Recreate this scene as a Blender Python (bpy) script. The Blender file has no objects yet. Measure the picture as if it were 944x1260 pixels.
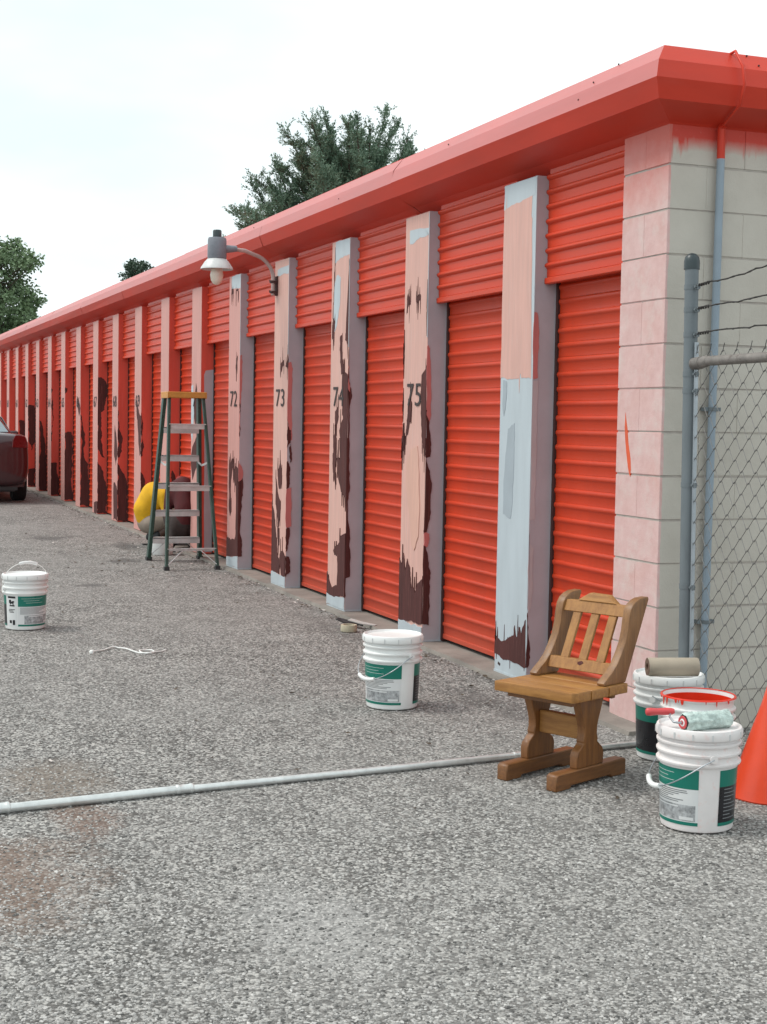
import bpy, bmesh, math, random
from mathutils import Vector, Matrix, noise
random.seed(11)
S = bpy.context.scene
COL = S.collection
V = Vector

# ------------------------------------------------------------------ camera
cam_d = bpy.data.cameras.new('camera')
cam = bpy.data.objects.new('camera', cam_d)
COL.objects.link(cam)
RM = Matrix(((0.3544925, -0.0633352, 0.9329114), (0.9349004, 0.0056412, -0.3548653), (0.0172127, 0.9979764, 0.0612118)))
cam.matrix_world = Matrix.Translation((5.89444, -3.60001, 1.42754)) @ RM.to_4x4()
cam_d.sensor_fit = 'HORIZONTAL'
cam_d.sensor_width = 36.0
cam_d.lens = 36.0 * 1815.995 / 944.0
cam_d.clip_start = 0.05
cam_d.clip_end = 3000
S.camera = cam

# ------------------------------------------------------------------ sky and sun (overcast)
SUN_EL, SUN_AZ = math.radians(56), math.radians(203)      # azimuth clockwise from +Y
W = bpy.data.worlds.new('World')
S.world = W
W.use_nodes = True
nt = W.node_tree
nt.nodes.clear()
N = nt.nodes.new
out = N('ShaderNodeOutputWorld'); bg = N('ShaderNodeBackground'); sky = N('ShaderNodeTexSky')
sky.sky_type = 'NISHITA'; sky.sun_disc = False
sky.sun_elevation = SUN_EL; sky.sun_rotation = SUN_AZ
sky.air_density = 1.0; sky.dust_density = 2.0
tc = N('ShaderNodeTexCoord'); mp = N('ShaderNodeMapping'); mp.inputs['Scale'].default_value = (1.0, 1.0, 2.6)
nz = N('ShaderNodeTexNoise'); nz.inputs['Scale'].default_value = 1.7; nz.inputs['Detail'].default_value = 5; nz.inputs['Roughness'].default_value = .5
cr = N('ShaderNodeValToRGB')
cr.color_ramp.elements[0].position = .40; cr.color_ramp.elements[0].color = (9.0, 10.6, 10.9, 1)
cr.color_ramp.elements[1].position = .62; cr.color_ramp.elements[1].color = (12.6, 12.9, 12.9, 1)
mx = N('ShaderNodeMix'); mx.data_type = 'RGBA'; mx.inputs['Factor'].default_value = .93
L = nt.links.new
L(tc.outputs['Generated'], mp.inputs['Vector']); L(mp.outputs['Vector'], nz.inputs['Vector'])
L(nz.outputs['Fac'], cr.inputs['Fac']); L(sky.outputs['Color'], mx.inputs['A']); L(cr.outputs['Color'], mx.inputs['B'])
L(mx.outputs['Result'], bg.inputs['Color']); bg.inputs['Strength'].default_value = .1
L(bg.outputs['Background'], out.inputs['Surface'])

sun_d = bpy.data.lights.new('sun', 'SUN'); sun_d.energy = 1.8; sun_d.angle = math.radians(18); sun_d.color = (1, .94, .87)
sun = bpy.data.objects.new('sun', sun_d); COL.objects.link(sun)
sdir = V((math.sin(SUN_AZ) * math.cos(SUN_EL), math.cos(SUN_AZ) * math.cos(SUN_EL), math.sin(SUN_EL)))
sun.rotation_euler = sdir.to_track_quat('Z', 'Y').to_euler()
S.view_settings.view_transform = 'Standard'
S.view_settings.look = 'None'
S.view_settings.exposure = 0.06
S.view_settings.gamma = 1.0

# ------------------------------------------------------------------ helpers
def tag(o, label=None, cat=None, group=None, kind=None):
    if label: o['label'] = label
    if cat: o['category'] = cat
    if group: o['group'] = group
    if kind: o['kind'] = kind
    return o

def empty(name, loc=(0, 0, 0), rz=0, parent=None):
    o = bpy.data.objects.new(name, None)
    o.empty_display_size = .1
    COL.objects.link(o)
    o.location = loc; o.rotation_euler = (0, 0, rz)
    if parent: o.parent = parent
    return o

def link(name, me, parent=None, loc=None, rot=None):
    o = bpy.data.objects.new(name, me)
    COL.objects.link(o)
    if parent: o.parent = parent
    if loc is not None: o.location = loc
    if rot is not None: o.rotation_euler = rot
    return o

class MB:
    def __init__(s): s.v = []; s.f = []; s.m = []
    def add(s, vs, fs, m=0):
        b = len(s.v); s.v += [tuple(p) for p in vs]
        for f in fs: s.f.append(tuple(i + b for i in f)); s.m.append(m)
        return s
    def box(s, c, d, M3=None, m=0):
        vs = []
        for x in (-.5, .5):
            for y in (-.5, .5):
                for z in (-.5, .5):
                    p = V((x * d[0], y * d[1], z * d[2]))
                    if M3: p = M3 @ p
                    vs.append(p + V(c))
        return s.add(vs, [(0, 1, 3, 2), (4, 6, 7, 5), (0, 4, 5, 1), (2, 3, 7, 6), (0, 2, 6, 4), (1, 5, 7, 3)], m)
    def bb(s, a, b, m=0):
        return s.box([(a[i] + b[i]) / 2 for i in range(3)], [abs(b[i] - a[i]) for i in range(3)], None, m)
    def bar(s, a, b, w, h, up=(0, 0, 1), m=0):
        a = V(a); b = V(b); d = (b - a); l = d.length; d.normalize()
        x = d.cross(V(up)).normalized(); u = x.cross(d)
        return s.box((a + b) / 2, (w, l, h), Matrix((x, d, u)).transposed(), m)
    def prism(s, pts, fn, t0, t1, m=0):
        """pts 2-D outline; fn(a, b, t) -> 3-D point"""
        n = len(pts)
        ar = sum(pts[i][0] * pts[(i + 1) % n][1] - pts[(i + 1) % n][0] * pts[i][1] for i in range(n))
        if ar < 0: pts = pts[::-1]
        vs = [fn(a, b, t0) for a, b in pts] + [fn(a, b, t1) for a, b in pts]
        fs = [tuple(range(n))[::-1], tuple(range(n, 2 * n))] + [(i, (i + 1) % n, n + (i + 1) % n, n + i) for i in range(n)]
        return s.add(vs, fs, m)
    def tube(s, path, r, n=8, m=0, cap=True, close=False):
        path = [V(p) for p in path]; k = len(path)
        rs = r if isinstance(r, (list, tuple)) else [r] * k
        rings = []; prev = None
        for i, p in enumerate(path):
            if close: d = path[(i + 1) % k] - path[i - 1]
            else: d = path[min(i + 1, k - 1)] - path[max(i - 1, 0)]
            if d.length < 1e-9: d = V((0, 0, 1))
            d.normalize()
            if prev is None:
                a = d.orthogonal().normalized()
            else:
                a = (prev - d * prev.dot(d))
                a = a.normalized() if a.length > 1e-6 else d.orthogonal().normalized()
            prev = a; b = d.cross(a)
            rings.append([p + (a * math.cos(2 * math.pi * j / n) + b * math.sin(2 * math.pi * j / n)) * rs[i] for j in range(n)])
        vs = [q for rg in rings for q in rg]; fs = []
        for i in range(k if close else k - 1):
            i2 = (i + 1) % k
            for j in range(n):
                fs.append((i * n + j, i * n + (j + 1) % n, i2 * n + (j + 1) % n, i2 * n + j))
        if cap and not close:
            fs.append(tuple(range(n))[::-1]); fs.append(tuple((k - 1) * n + j for j in range(n)))
        return s.add(vs, fs, m)
    def lathe(s, prof, n=32, c=(0, 0, 0), M3=None, m=0, closed=False):
        """prof: (r, z) list; r=0 ends get a fan"""
        vs = []; idx = []
        for r, z in prof:
            if r < 1e-6:
                idx.append([len(vs)]); vs.append(V((0, 0, z)))
            else:
                idx.append(list(range(len(vs), len(vs) + n)))
                vs += [V((r * math.cos(2 * math.pi * j / n), r * math.sin(2 * math.pi * j / n), z)) for j in range(n)]
        fs = []
        for a, b in zip(idx[:-1], idx[1:]):
            for j in range(n):
                j2 = (j + 1) % n
                if len(a) == 1 and len(b) == 1: continue
                if len(a) == 1: fs.append((a[0], b[j2], b[j]))
                elif len(b) == 1: fs.append((a[j], a[j2], b[0]))
                else: fs.append((a[j], a[j2], b[j2], b[j]))
        vs = [(M3 @ p if M3 else p) + V(c) for p in vs]
        return s.add(vs, fs, m)
    def mesh(s, name, mats, smooth=None, bevel=0, seg=1, fixn=True):
        me = bpy.data.meshes.new(name)
        me.from_pydata(s.v, [], s.f)
        if not isinstance(mats, (list, tuple)): mats = [mats]
        for mt in mats: me.materials.append(mt)
        me.polygons.foreach_set('material_index', s.m)
        if bevel or fixn:
            bm = bmesh.new(); bm.from_mesh(me)
            if fixn: bmesh.ops.recalc_face_normals(bm, faces=bm.faces)
            if bevel:
                es = [e for e in bm.edges if len(e.link_faces) == 2 and e.calc_face_angle(0) > .5]
                bmesh.ops.bevel(bm, geom=es, offset=bevel, segments=seg, profile=.6, affect='EDGES', clamp_overlap=True)
            bm.to_mesh(me); bm.free()
        if smooth:
            me.polygons.foreach_set('use_smooth', [True] * len(me.polygons))
            me.set_sharp_from_angle(angle=math.radians(smooth))
        me.update()
        return me
    def build(s, name, mats, parent=None, smooth=None, bevel=0, seg=1, loc=None, rot=None, fixn=True):
        return link(name, s.mesh(name, mats, smooth, bevel, seg, fixn), parent, loc, rot)

def skin(name, nodes, edges, mat, parent=None, sub=2, root=0):
    """one continuous tapered surface round a skeleton: capsules fused by a voxel remesh, then relaxed"""
    nd = [(V(q[0]), (sum(q[1]) / 2 if isinstance(q[1], tuple) else q[1])) for q in nodes]
    mb = MB()
    for i, j in edges:
        (a, ra), (b, rb) = nd[i], nd[j]
        k = max(2, int((b - a).length / max(.3 * min(ra, rb), .004)))
        for t in range(k + 1):
            f = t / k; c = a.lerp(b, f); r = ra + (rb - ra) * f
            mb.lathe([(0, -r)] + [(r * math.sin(math.pi * q / 8), -r * math.cos(math.pi * q / 8)) for q in range(1, 8)] + [(0, r)], 12, c)
    me = mb.mesh(name, mat)
    o = bpy.data.objects.new(name, me); COL.objects.link(o)
    rm = o.modifiers.new('remesh', 'REMESH'); rm.mode = 'VOXEL'; rm.voxel_size = max(.0025, min(r for _, r in nd) * .28)
    sm_ = o.modifiers.new('smooth', 'SMOOTH'); sm_.iterations = 6; sm_.factor = .6
    dg = bpy.context.evaluated_depsgraph_get()
    m2 = bpy.data.meshes.new_from_object(o.evaluated_get(dg))
    m2.materials.clear(); m2.materials.append(mat)
    m2.polygons.foreach_set('use_smooth', [True] * len(m2.polygons))
    bpy.data.objects.remove(o)
    return link(name, m2, parent)

# ------------------------------------------------------------------ materials
def newmat(name):
    m = bpy.data.materials.new(name); m.use_nodes = True
    t = m.node_tree; b = t.nodes['Principled BSDF']
    return m, t, b

def node(t, typ, **kw):
    n = t.nodes.new(typ)
    for k, v in kw.items():
        if k in n.inputs: n.inputs[k].default_value = v
        else: setattr(n, k, v)
    return n

def mixc(t, fac, a, b, blend='MIX'):
    n = t.nodes.new('ShaderNodeMix'); n.data_type = 'RGBA'; n.blend_type = blend
    for key, v in (('Factor', fac), ('A', a), ('B', b)):
        i = n.inputs[key]
        if key != 'Factor': i = [q for q in n.inputs if q.name == key and q.type == 'RGBA'][0]
        if hasattr(v, 'is_output'): t.links.new(v, i)
        else: i.default_value = (tuple(v) + (1,)) if key != 'Factor' else v
    return [q for q in n.outputs if q.type == 'RGBA'][0]

def math_n(t, op, a, b=0.0, c=None, clamp=False):
    n = t.nodes.new('ShaderNodeMath'); n.operation = op; n.use_clamp = clamp
    for i, v in enumerate((a, b) if c is None else (a, b, c)):
        if hasattr(v, 'is_output'): t.links.new(v, n.inputs[i])
        else: n.inputs[i].default_value = v
    return n.outputs[0]

def ramp(t, fac, p0, p1, c0=(0, 0, 0), c1=(1, 1, 1)):
    n = t.nodes.new('ShaderNodeValToRGB'); e = n.color_ramp.elements
    e[0].position = p0; e[0].color = tuple(c0) + (1,); e[1].position = p1; e[1].color = tuple(c1) + (1,)
    t.links.new(fac, n.inputs['Fac']); return n.outputs['Color']

def noise_n(t, scale, detail=4, rough=.55, vec=None, stretch=None, world=True):
    n = node(t, 'ShaderNodeTexNoise', Scale=scale, Detail=detail, Roughness=rough)
    if vec is None:
        vec = (t.nodes.new('ShaderNodeNewGeometry').outputs['Position'] if world else t.nodes.new('ShaderNodeTexCoord').outputs['Object'])
    if stretch:
        mp = t.nodes.new('ShaderNodeMapping'); mp.inputs['Scale'].default_value = stretch
        t.links.new(vec, mp.inputs['Vector']); vec = mp.outputs['Vector']
    t.links.new(vec, n.inputs['Vector']); return n.outputs['Fac']

def bump_n(t, b, h, strength=.3, dist=.005):
    n = node(t, 'ShaderNodeBump', Strength=strength, Distance=dist)
    t.links.new(h, n.inputs['Height']); t.links.new(n.outputs['Normal'], b.inputs['Normal'])

def mat(name, col, rough=.6, var=.12, scale=5, metal=0, bump=.0, bscale=90, spec=.5, dirt=None, dirt_amt=.4, stretch=None, world=True, col2=None):
    m, t, b = newmat(name)
    b.inputs['Roughness'].default_value = rough; b.inputs['Metallic'].default_value = metal
    b.inputs['Specular IOR Level'].default_value = spec
    f = noise_n(t, scale, 6, .6, stretch=stretch, world=world)
    lo = [c * (1 - var) for c in col]; hi = [min(1, c * (1 + var)) for c in (col2 or col)]
    c = ramp(t, f, .3, .7, lo, hi)
    if dirt:
        g = noise_n(t, scale * 2.3, 8, .7, stretch=stretch, world=world)
        c = mixc(t, ramp(t, g, .55, .78, (0, 0, 0), (dirt_amt,) * 3), c, dirt)
    if name in ('red_door_paint', 'red_header_paint'):      # each slat faded a little differently, road dust low down
        ri = t.nodes.new('ShaderNodeObjectInfo').outputs['Random']
        c = mixc(t, math_n(t, 'MULTIPLY', ri, .22), c, (col[0] * .80, col[1] * 1.25, col[2] * 1.6))
        sz = t.nodes.new('ShaderNodeSeparateXYZ'); t.links.new(t.nodes.new('ShaderNodeNewGeometry').outputs['Position'], sz.inputs['Vector'])
        du = math_n(t, 'MULTIPLY', math_n(t, 'MULTIPLY_ADD', sz.outputs[2], -2.6, .75, clamp=True), f, clamp=True)
        c = mixc(t, du, c, (.34, .13, .09))
    t.links.new(c, b.inputs['Base Color'])
    rr = math_n(t, 'MULTIPLY_ADD', f, .25, rough - .12)
    t.links.new(rr, b.inputs['Roughness'])
    if bump: bump_n(t, b, noise_n(t, bscale, 5, .6, world=world, stretch=stretch), bump, .004)
    return m

RED = mat('red_door_paint', (.57, .043, .010), .42, .10, 3, spec=.35, bump=.05, bscale=25, dirt=(.36, .026, .012), dirt_amt=.35, stretch=(1, 1, .35))
HEADRED = mat('red_header_paint', (.60, .047, .013), .42, .10, 2, bump=.04, bscale=14, spec=.35, dirt=(.50, .075, .045), dirt_amt=.3, stretch=(.5, 1, 1.5))
FASC = mat('red_fascia_paint', (.58, .045, .022), .44, .12, 2.2, bump=.05, bscale=12, spec=.3, dirt=(.50, .07, .05), dirt_amt=.35, stretch=(.4, .4, 1.6))
SHEENRED = mat('sky_sheen_faded_red', (.54, .145, .135), .40, .10, 2.5, bump=.05, bscale=12, dirt=(.52, .10, .09), dirt_amt=.5, stretch=(.4, .4, 2.5))  # upper front fascia: sky sheen put into a paler pink, plus slight fading
DARKGAP = mat('dark_steel', (.06, .02, .018), .7, .2)
PALE = mat('pale_grey_primer', (.46, .52, .56), .5, .06, 6, bump=.08, bscale=120, dirt=(.38, .43, .47), dirt_amt=.35, stretch=(2, 2, .3))
SHADEGREY = mat('shaded_grey_primer', (.43, .43, .47), .5, .07, 5, bump=.08, bscale=120)  # same primer as the pale fronts, side shade put into a darker colour
MAUVE = mat('mauve_grey_primer', (.48, .45, .47), .5, .06, 5, bump=.08)
GREYST = mat('mid_grey_stroke', (.34, .39, .43), .5, .08, 5, bump=.08)
SALMON = mat('salmon_paint', (.64, .375, .32), .6, .09, 6, bump=.15, bscale=120, dirt=(.66, .50, .47), dirt_amt=.75, stretch=(6, 6, .35))
PINKP = mat('faded_pink_paint', (.60, .30, .265), .6, .10, 6, bump=.15, bscale=120, dirt=(.62, .40, .36), dirt_amt=.6, stretch=(6, 6, .3))
ORANGEP = mat('apricot_paint', (.64, .375, .30), .6, .08, 6, bump=.1, dirt=(.60, .32, .26), dirt_amt=.6, stretch=(4, 4, .4))
BROWN = mat('brown_old_paint', (.082, .026, .024), .8, .3, 7, bump=.25, bscale=80, spec=.3, dirt=(.24, .10, .085), dirt_amt=.75, stretch=(7, 7, .35))
REDPINK = mat('red_pink_paint', (.52, .175, .165), .55, .12, 6, bump=.1, stretch=(2, 2, .4))
SIDERED = mat('faded_red_paint', (.64, .085, .055), .5, .15, 4, bump=.1, dirt=(.60, .15, .13), dirt_amt=.5, stretch=(2, 2, .3))
NUMBLK = mat('black_stencil_paint', (.035, .02, .02), .6, .2, 20)
STREAK = mat('orange_spray_paint', (.66, .09, .025), .5, .15, 12)
SLAB = mat('weathered_concrete', (.25, .225, .20), .9, .25, 4, bump=.5, bscale=45, dirt=(.10, .09, .08), dirt_amt=.6)
GALV = mat('galvanised_steel', (.40, .43, .46), .42, .15, 14, metal=.75, bump=.05, dirt=(.30, .32, .34), dirt_amt=.5)
GALVB = mat('painted_blue_grey_steel', (.150, .175, .190), .5, .12, 8, metal=.15, dirt=(.10, .115, .125), dirt_amt=.5, stretch=(1, 1, .3))
CONDM = mat('pale_blue_conduit_paint', (.27, .335, .395), .5, .08, 8)
RUST = mat('rusty_galvanised', (.22, .20, .185), .6, .3, 16, metal=.2, bump=.4, bscale=60, dirt=(.06, .035, .028), dirt_amt=1.0)
PIPEM = mat('bright_galvanised_pipe', (.68, .69, .68), .34, .12, 20, metal=.6, bump=.05, dirt=(.36, .35, .34), dirt_amt=.5)
WIRE = mat('dark_wire', (.045, .04, .038), .6, .3, 30, metal=.3)
MESHW = mat('grey_mesh_wire', (.12, .118, .115), .55, .3, 20, metal=.3)
WPLAS = mat('white_plastic', (.80, .81, .80), .33, .03, 10, bump=.02, dirt=(.66, .66, .64), dirt_amt=.35)
PINKPLAS = mat('paint_splashed_white_plastic', (.78, .74, .73), .4, .05, 12, dirt=(.78, .45, .40), dirt_amt=.6)
GREEN = mat('green_label_print', (.005, .17, .125), .3, .06, 6)
BLACKL = mat('black_label_print', (.013, .013, .017), .3, .2, 20)
GREYL = mat('grey_label_print', (.36, .37, .38), .35, .55, 55, dirt=(.75, .75, .75), dirt_amt=.6)
WHITEL = mat('white_label_print', (.72, .73, .73), .35, .05)
TEXTG = mat('label_text_print', (.20, .21, .22), .4, .1)
REDPAINT = mat('wet_red_paint', (.72, .035, .012), .2, .08, 9, bump=.1, bscale=30)
WOOD = None
ALU = mat('aluminium', (.62, .61, .60), .42, .12, 12, metal=.35)
LADGREEN = mat('green_fibreglass', (.026, .062, .047), .45, .25, 12, dirt=(.20, .26, .22), dirt_amt=.45)
LADCAP = mat('orange_plastic_cap', (.58, .26, .05), .5, .15, 14, dirt=(.40, .12, .05), dirt_amt=.6)
YEL = mat('yellow_label', (.6, .42, .02), .5)
TUBEM = mat('kraft_paper', (.40, .345, .27), .8, .08, 12, bump=.1)
TUBEIN = mat('kraft_inside', (.16, .10, .07), .9, .1)
TAPE = mat('masking_tape', (.50, .45, .33), .7, .08, 20)
CORD = mat('white_cord', (.78, .78, .76), .6, .05, 30)
CONEM = mat('orange_red_plastic', (.72, .062, .018), .38, .10, 5, bump=.04, bscale=30, dirt=(.45, .03, .012), dirt_amt=.5)
NAP = mat('pale_green_nap', (.50, .60, .565), .95, .3, 40, bump=1.0, bscale=120, dirt=(.24, .30, .29), dirt_amt=.7)
REDH = mat('red_plastic_handle', (.62, .07, .075), .35, .1, 10)
CLEARP = None
LAMPG = mat('lamp_grey_metal', (.20, .215, .25), .5, .12, 20)
LAMPW = mat('lamp_white_enamel', (.62, .63, .63), .4, .1, 20, dirt=(.4, .38, .36), dirt_amt=.4)
LAMPB = mat('frosted_bulb', (.78, .68, .58), .25, .06, 30)
ARMP = mat('pinkish_conduit', (.48, .36, .34), .5, .15, 14, metal=.2)
BLK = mat('black_plastic', (.025, .025, .027), .5, .2)
DARKLID = mat('dark_photocell', (.03, .045, .05), .35, .2)
PATCHES = [
(0,'f','pale',[(0.0,2.75),(0.384,2.754),(0.386,2.645),(0.349,2.645),(0.325,2.638),(0.294,2.636),(0.221,2.633),(0.178,2.627),(0.114,2.628),(0.06,2.614),(0.001,2.607)]),
(0,'f','salmon',[(0.005,2.609),(0.097,2.627),(0.219,2.631),(0.293,2.641),(0.349,2.646),(0.35,2.517),(0.382,1.67),(0.269,1.676),(0.255,1.703),(0.239,1.676),(0.116,1.675),(0.0,1.681),(0.0,2.018)]),
(0,'f','grey',[(0.112,1.4),(0.152,1.417),(0.193,1.431),(0.197,1.29),(0.195,1.152),(0.19,0.999),(0.172,0.908),(0.124,0.909),(0.071,0.925),(0.07,1.077),(0.083,1.204)]),
(0,'f','grey',[(0.036,1.668),(0.082,1.664),(0.088,1.609),(0.074,1.511),(0.056,1.469),(0.042,1.497)]),
(0,'f','brown',[(0.0,0.232),(0.035,0.221),(0.101,0.212),(0.14,0.222),(0.181,0.244),(0.241,0.264),(0.245,0.309),(0.253,0.322),(0.279,0.256),(0.297,0.275),(0.304,0.322),(0.319,0.32),(0.334,0.283),(0.35,0.324),(0.368,0.34),(0.385,0.37),(0.398,0.111),(0.346,0.109),(0.236,0.115),(0.171,0.119),(0.107,0.112),(0.056,0.127),(-0.0,0.129)]),
(0,'s','brown',[(0.0,0.386),(0.0,0.406),(0.001,0.41),(0.009,0.33),(0.017,0.248),(0.023,0.165),(0.017,0.122),(0.008,0.111),(0.0,0.112)]),
(0,'s','mauve',[(0.0,1.655),(0.031,1.659),(0.032,1.403),(0.029,1.174),(0.03,0.916),(0.0,0.914),(0.0,0.93)]),
(0,'s','mauve',[(0.0,0.849),(-0.0,0.794),(0.028,0.76),(0.026,0.59),(0.021,0.439),(0.003,0.413),(0.0,0.44)]),
(0,'s','redpink',[(0.0,2.015),(0.0,2.024),(0.018,2.019),(0.028,1.942),(0.032,1.838),(0.03,1.674),(0.0,1.669)]),
(1,'f','pale',[(0.0,2.659),(0.328,2.642),(0.319,2.589),(0.267,2.595),(0.223,2.593),(0.155,2.591),(0.09,2.575),(0.014,2.569),(0.0,2.58)]),
(1,'f','brown',[(0.0,2.245),(0.014,2.255),(0.031,2.237),(0.038,2.219),(0.066,2.206),(0.055,2.182),(0.024,2.181),(0.014,2.139),(0.0,2.124),(0.0,2.164)]),
(1,'f','brown',[(0.161,2.228),(0.208,2.24),(0.232,2.234),(0.236,2.22),(0.21,2.196),(0.175,2.185),(0.157,2.195)]),
(1,'f','brown',[(0.301,2.196),(0.322,2.186),(0.324,2.087),(0.303,2.097)]),
(1,'f','brown',[(0.31,1.726),(0.325,1.778),(0.348,1.788),(0.375,1.242),(0.359,1.217),(0.335,1.34),(0.316,1.483),(0.317,1.583)]),
(1,'f','brown',[(0.109,1.579),(0.161,1.556),(0.146,1.494),(0.134,1.438),(0.102,1.348),(0.078,1.334),(0.065,1.359),(0.079,1.438),(0.1,1.506)]),
(1,'f','brown',[(0.0,1.546),(0.027,1.565),(0.025,1.534),(0.005,1.506),(0.0,1.494)]),
(1,'f','brown',[(0.0,1.335),(0.03,1.318),(0.063,1.336),(0.05,1.29),(0.03,1.245),(0.01,1.204),(0.0,1.204)]),
(1,'f','brown',[(0.0,1.939),(0.0,1.915),(0.0,1.847),(0.0,1.802),(0.0,1.825)]),
(1,'s','redpink',[(0.0,1.886),(0.0,1.906),(0.007,1.911),(0.017,1.888),(0.023,1.812),(0.032,1.615),(0.034,1.473),(0.023,1.429),(0.004,1.451),(0.0,1.505)]),
(1,'s','brown',[(0.0,1.516),(0.0,1.521),(0.002,1.473),(0.023,1.424),(0.033,1.342),(0.033,1.21),(0.0,1.209)]),
(1,'f','orange',[(0.098,1.182),(0.17,1.252),(0.274,1.276),(0.312,1.1),(0.33,0.857),(0.317,0.7),(0.247,0.605),(0.2,0.646),(0.144,0.867),(0.09,1.034)]),
(1,'f','brown',[(0.0,0.535),(0.028,0.528),(0.048,0.496),(0.062,0.531),(0.066,0.572),(0.084,0.533),(0.097,0.455),(0.117,0.491),(0.133,0.54),(0.153,0.506),(0.181,0.486),(0.196,0.419),(0.209,0.353),(0.235,0.376),(0.26,0.35),(0.279,0.333),(0.295,0.363),(0.317,0.399),(0.345,0.435),(0.373,0.455),(0.388,0.15),(0.33,0.14),(0.255,0.142),(0.149,0.135),(0.001,0.121)]),
(1,'f','brown',[(0.0,1.321),(0.036,1.322),(0.026,1.271),(0.016,1.225),(0.0,1.19),(0.0,1.247)]),
(1,'s','brown',[(0.0,1.328),(0.033,1.329),(0.032,1.268),(0.03,1.222),(0.004,1.2),(0.016,1.158),(0.033,1.114),(0.042,1.059),(0.045,0.993),(0.04,0.883),(0.03,0.795),(0.017,0.734),(0.0,0.723),(0.0,0.751)]),
(1,'s','brown',[(0.0,0.649),(0.015,0.642),(0.027,0.596),(0.036,0.512),(0.051,0.473),(0.043,0.407),(0.041,0.329),(0.044,0.24),(0.043,0.139),(0.0,0.15)]),
(1,'s','redpink',[(0.0,0.729),(0.017,0.733),(0.035,0.723),(0.033,0.662),(0.021,0.638),(0.0,0.649)]),
(2,'f','pale',[(0.0,2.745),(0.333,2.737),(0.327,2.626),(0.243,2.621),(0.166,2.614),(0.048,2.602),(0.0,2.589)]),
(2,'f','pale',[(0.0,2.427),(0.045,2.493),(0.084,2.499),(0.141,2.473),(0.142,2.275),(0.115,2.188),(0.071,2.107),(0.04,2.076),(0.011,2.181)]),
(2,'f','brown',[(0.27,2.621),(0.289,2.617),(0.324,1.962),(0.299,2.013)]),
(2,'f','brown',[(0.0,2.579),(0.0,2.581),(0.0,2.364),(0.0,2.378)]),
(2,'f','brown',[(0.0,2.18),(0.027,2.18),(0.049,2.153),(0.04,2.076),(0.027,2.025),(0.0,2.04)]),
(2,'f','brown',[(0.177,2.041),(0.211,2.052),(0.236,1.952),(0.246,1.889),(0.301,1.798),(0.31,1.767),(0.267,1.774),(0.237,1.765),(0.209,1.852),(0.189,1.942)]),
(2,'f','brown',[(0.123,1.495),(0.193,1.527),(0.204,1.456),(0.175,1.405),(0.128,1.398)]),
(2,'f','brown',[(0.266,1.723),(0.306,1.779),(0.341,1.76),(0.365,1.166),(0.257,1.163),(0.272,1.266),(0.225,1.354),(0.261,1.406),(0.306,1.444),(0.284,1.583)]),
(2,'f','brown',[(0.093,1.301),(0.138,1.353),(0.165,1.276),(0.163,1.161),(0.107,1.159)]),
(2,'s','brown',[(0.0,1.926),(0.0,1.945),(0.0,1.931),(0.002,1.783),(0.014,1.696),(0.027,1.627),(0.019,1.558),(0.012,1.507),(0.016,1.357),(0.015,1.167),(0.0,1.167)]),
(2,'s','redpink',[(0.0,1.833),(0.0,1.783),(0.008,1.696),(0.015,1.633),(0.0,1.658),(0.0,1.733)]),
(2,'f','brown',[(0.087,1.169),(0.121,1.202),(0.152,1.229),(0.167,1.165),(0.152,1.061),(0.173,0.956),(0.136,0.983),(0.101,1.046)]),
(2,'f','brown',[(0.183,1.152),(0.218,1.16),(0.255,1.135),(0.302,1.041),(0.34,0.89),(0.293,0.907),(0.243,0.975),(0.203,1.063)]),
(2,'f','brown',[(0.235,1.301),(0.336,1.303),(0.357,0.866),(0.317,0.892),(0.281,0.989),(0.258,1.142)]),
(2,'s','brown',[(0.0,1.303),(0.008,1.304),(0.015,1.171),(0.022,1.045),(0.023,0.919),(0.009,0.843),(0.011,0.754),(0.029,0.602),(0.034,0.487),(0.035,0.296),(0.003,0.284),(0.005,0.15),(0.0,0.15)]),
(2,'f','brown',[(0.369,0.612),(0.331,0.594),(0.292,0.587),(0.271,0.534),(0.194,0.502),(0.14,0.465),(0.165,0.441),(0.229,0.44),(0.242,0.319),(0.231,0.214),(0.16,0.199),(0.105,0.185),(0.058,0.222),(0.002,0.295),(0.001,0.136),(0.124,0.124),(0.282,0.136),(0.391,0.14)]),
(2,'f','pale',[(0.0,0.146),(0.017,0.135),(0.144,0.12),(0.282,0.132),(0.391,0.136),(0.396,0.035),(0.169,0.035),(0.0,0.035)]),
(3,'f','pale',[(0.0,2.671),(0.323,2.686),(0.318,2.621),(0.227,2.623),(0.13,2.62),(0.032,2.621),(0.0,2.613),(0.0,2.612)]),
(3,'f','brown',[(0.174,1.891),(0.22,1.907),(0.258,1.919),(0.268,1.883),(0.23,1.862),(0.209,1.823),(0.174,1.821),(0.165,1.852)]),
(3,'f','brown',[(0.311,1.937),(0.352,1.949),(0.356,1.853),(0.314,1.865)]),
(3,'s','brown',[(0.0,1.944),(0.0,1.939),(0.0,1.91),(0.0,1.866),(0.0,1.843),(0.0,1.851)]),
(3,'s','redpink',[(0.0,1.845),(0.0,1.89),(0.026,1.899),(0.041,1.847),(0.038,1.726),(0.034,1.56),(0.039,1.428),(0.041,1.261),(0.024,1.261),(0.0,1.427),(0.0,1.471)]),
(3,'s','brown',[(0.0,1.454),(0.0,1.443),(0.008,1.394),(0.02,1.35),(0.026,1.261),(0.0,1.261)]),
(3,'f','brown',[(0.0,0.744),(0.022,0.714),(0.071,0.641),(0.115,0.513),(0.134,0.428),(0.161,0.322),(0.2,0.277),(0.246,0.265),(0.234,0.199),(0.221,0.144),(0.139,0.146),(0.001,0.154)]),
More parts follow.
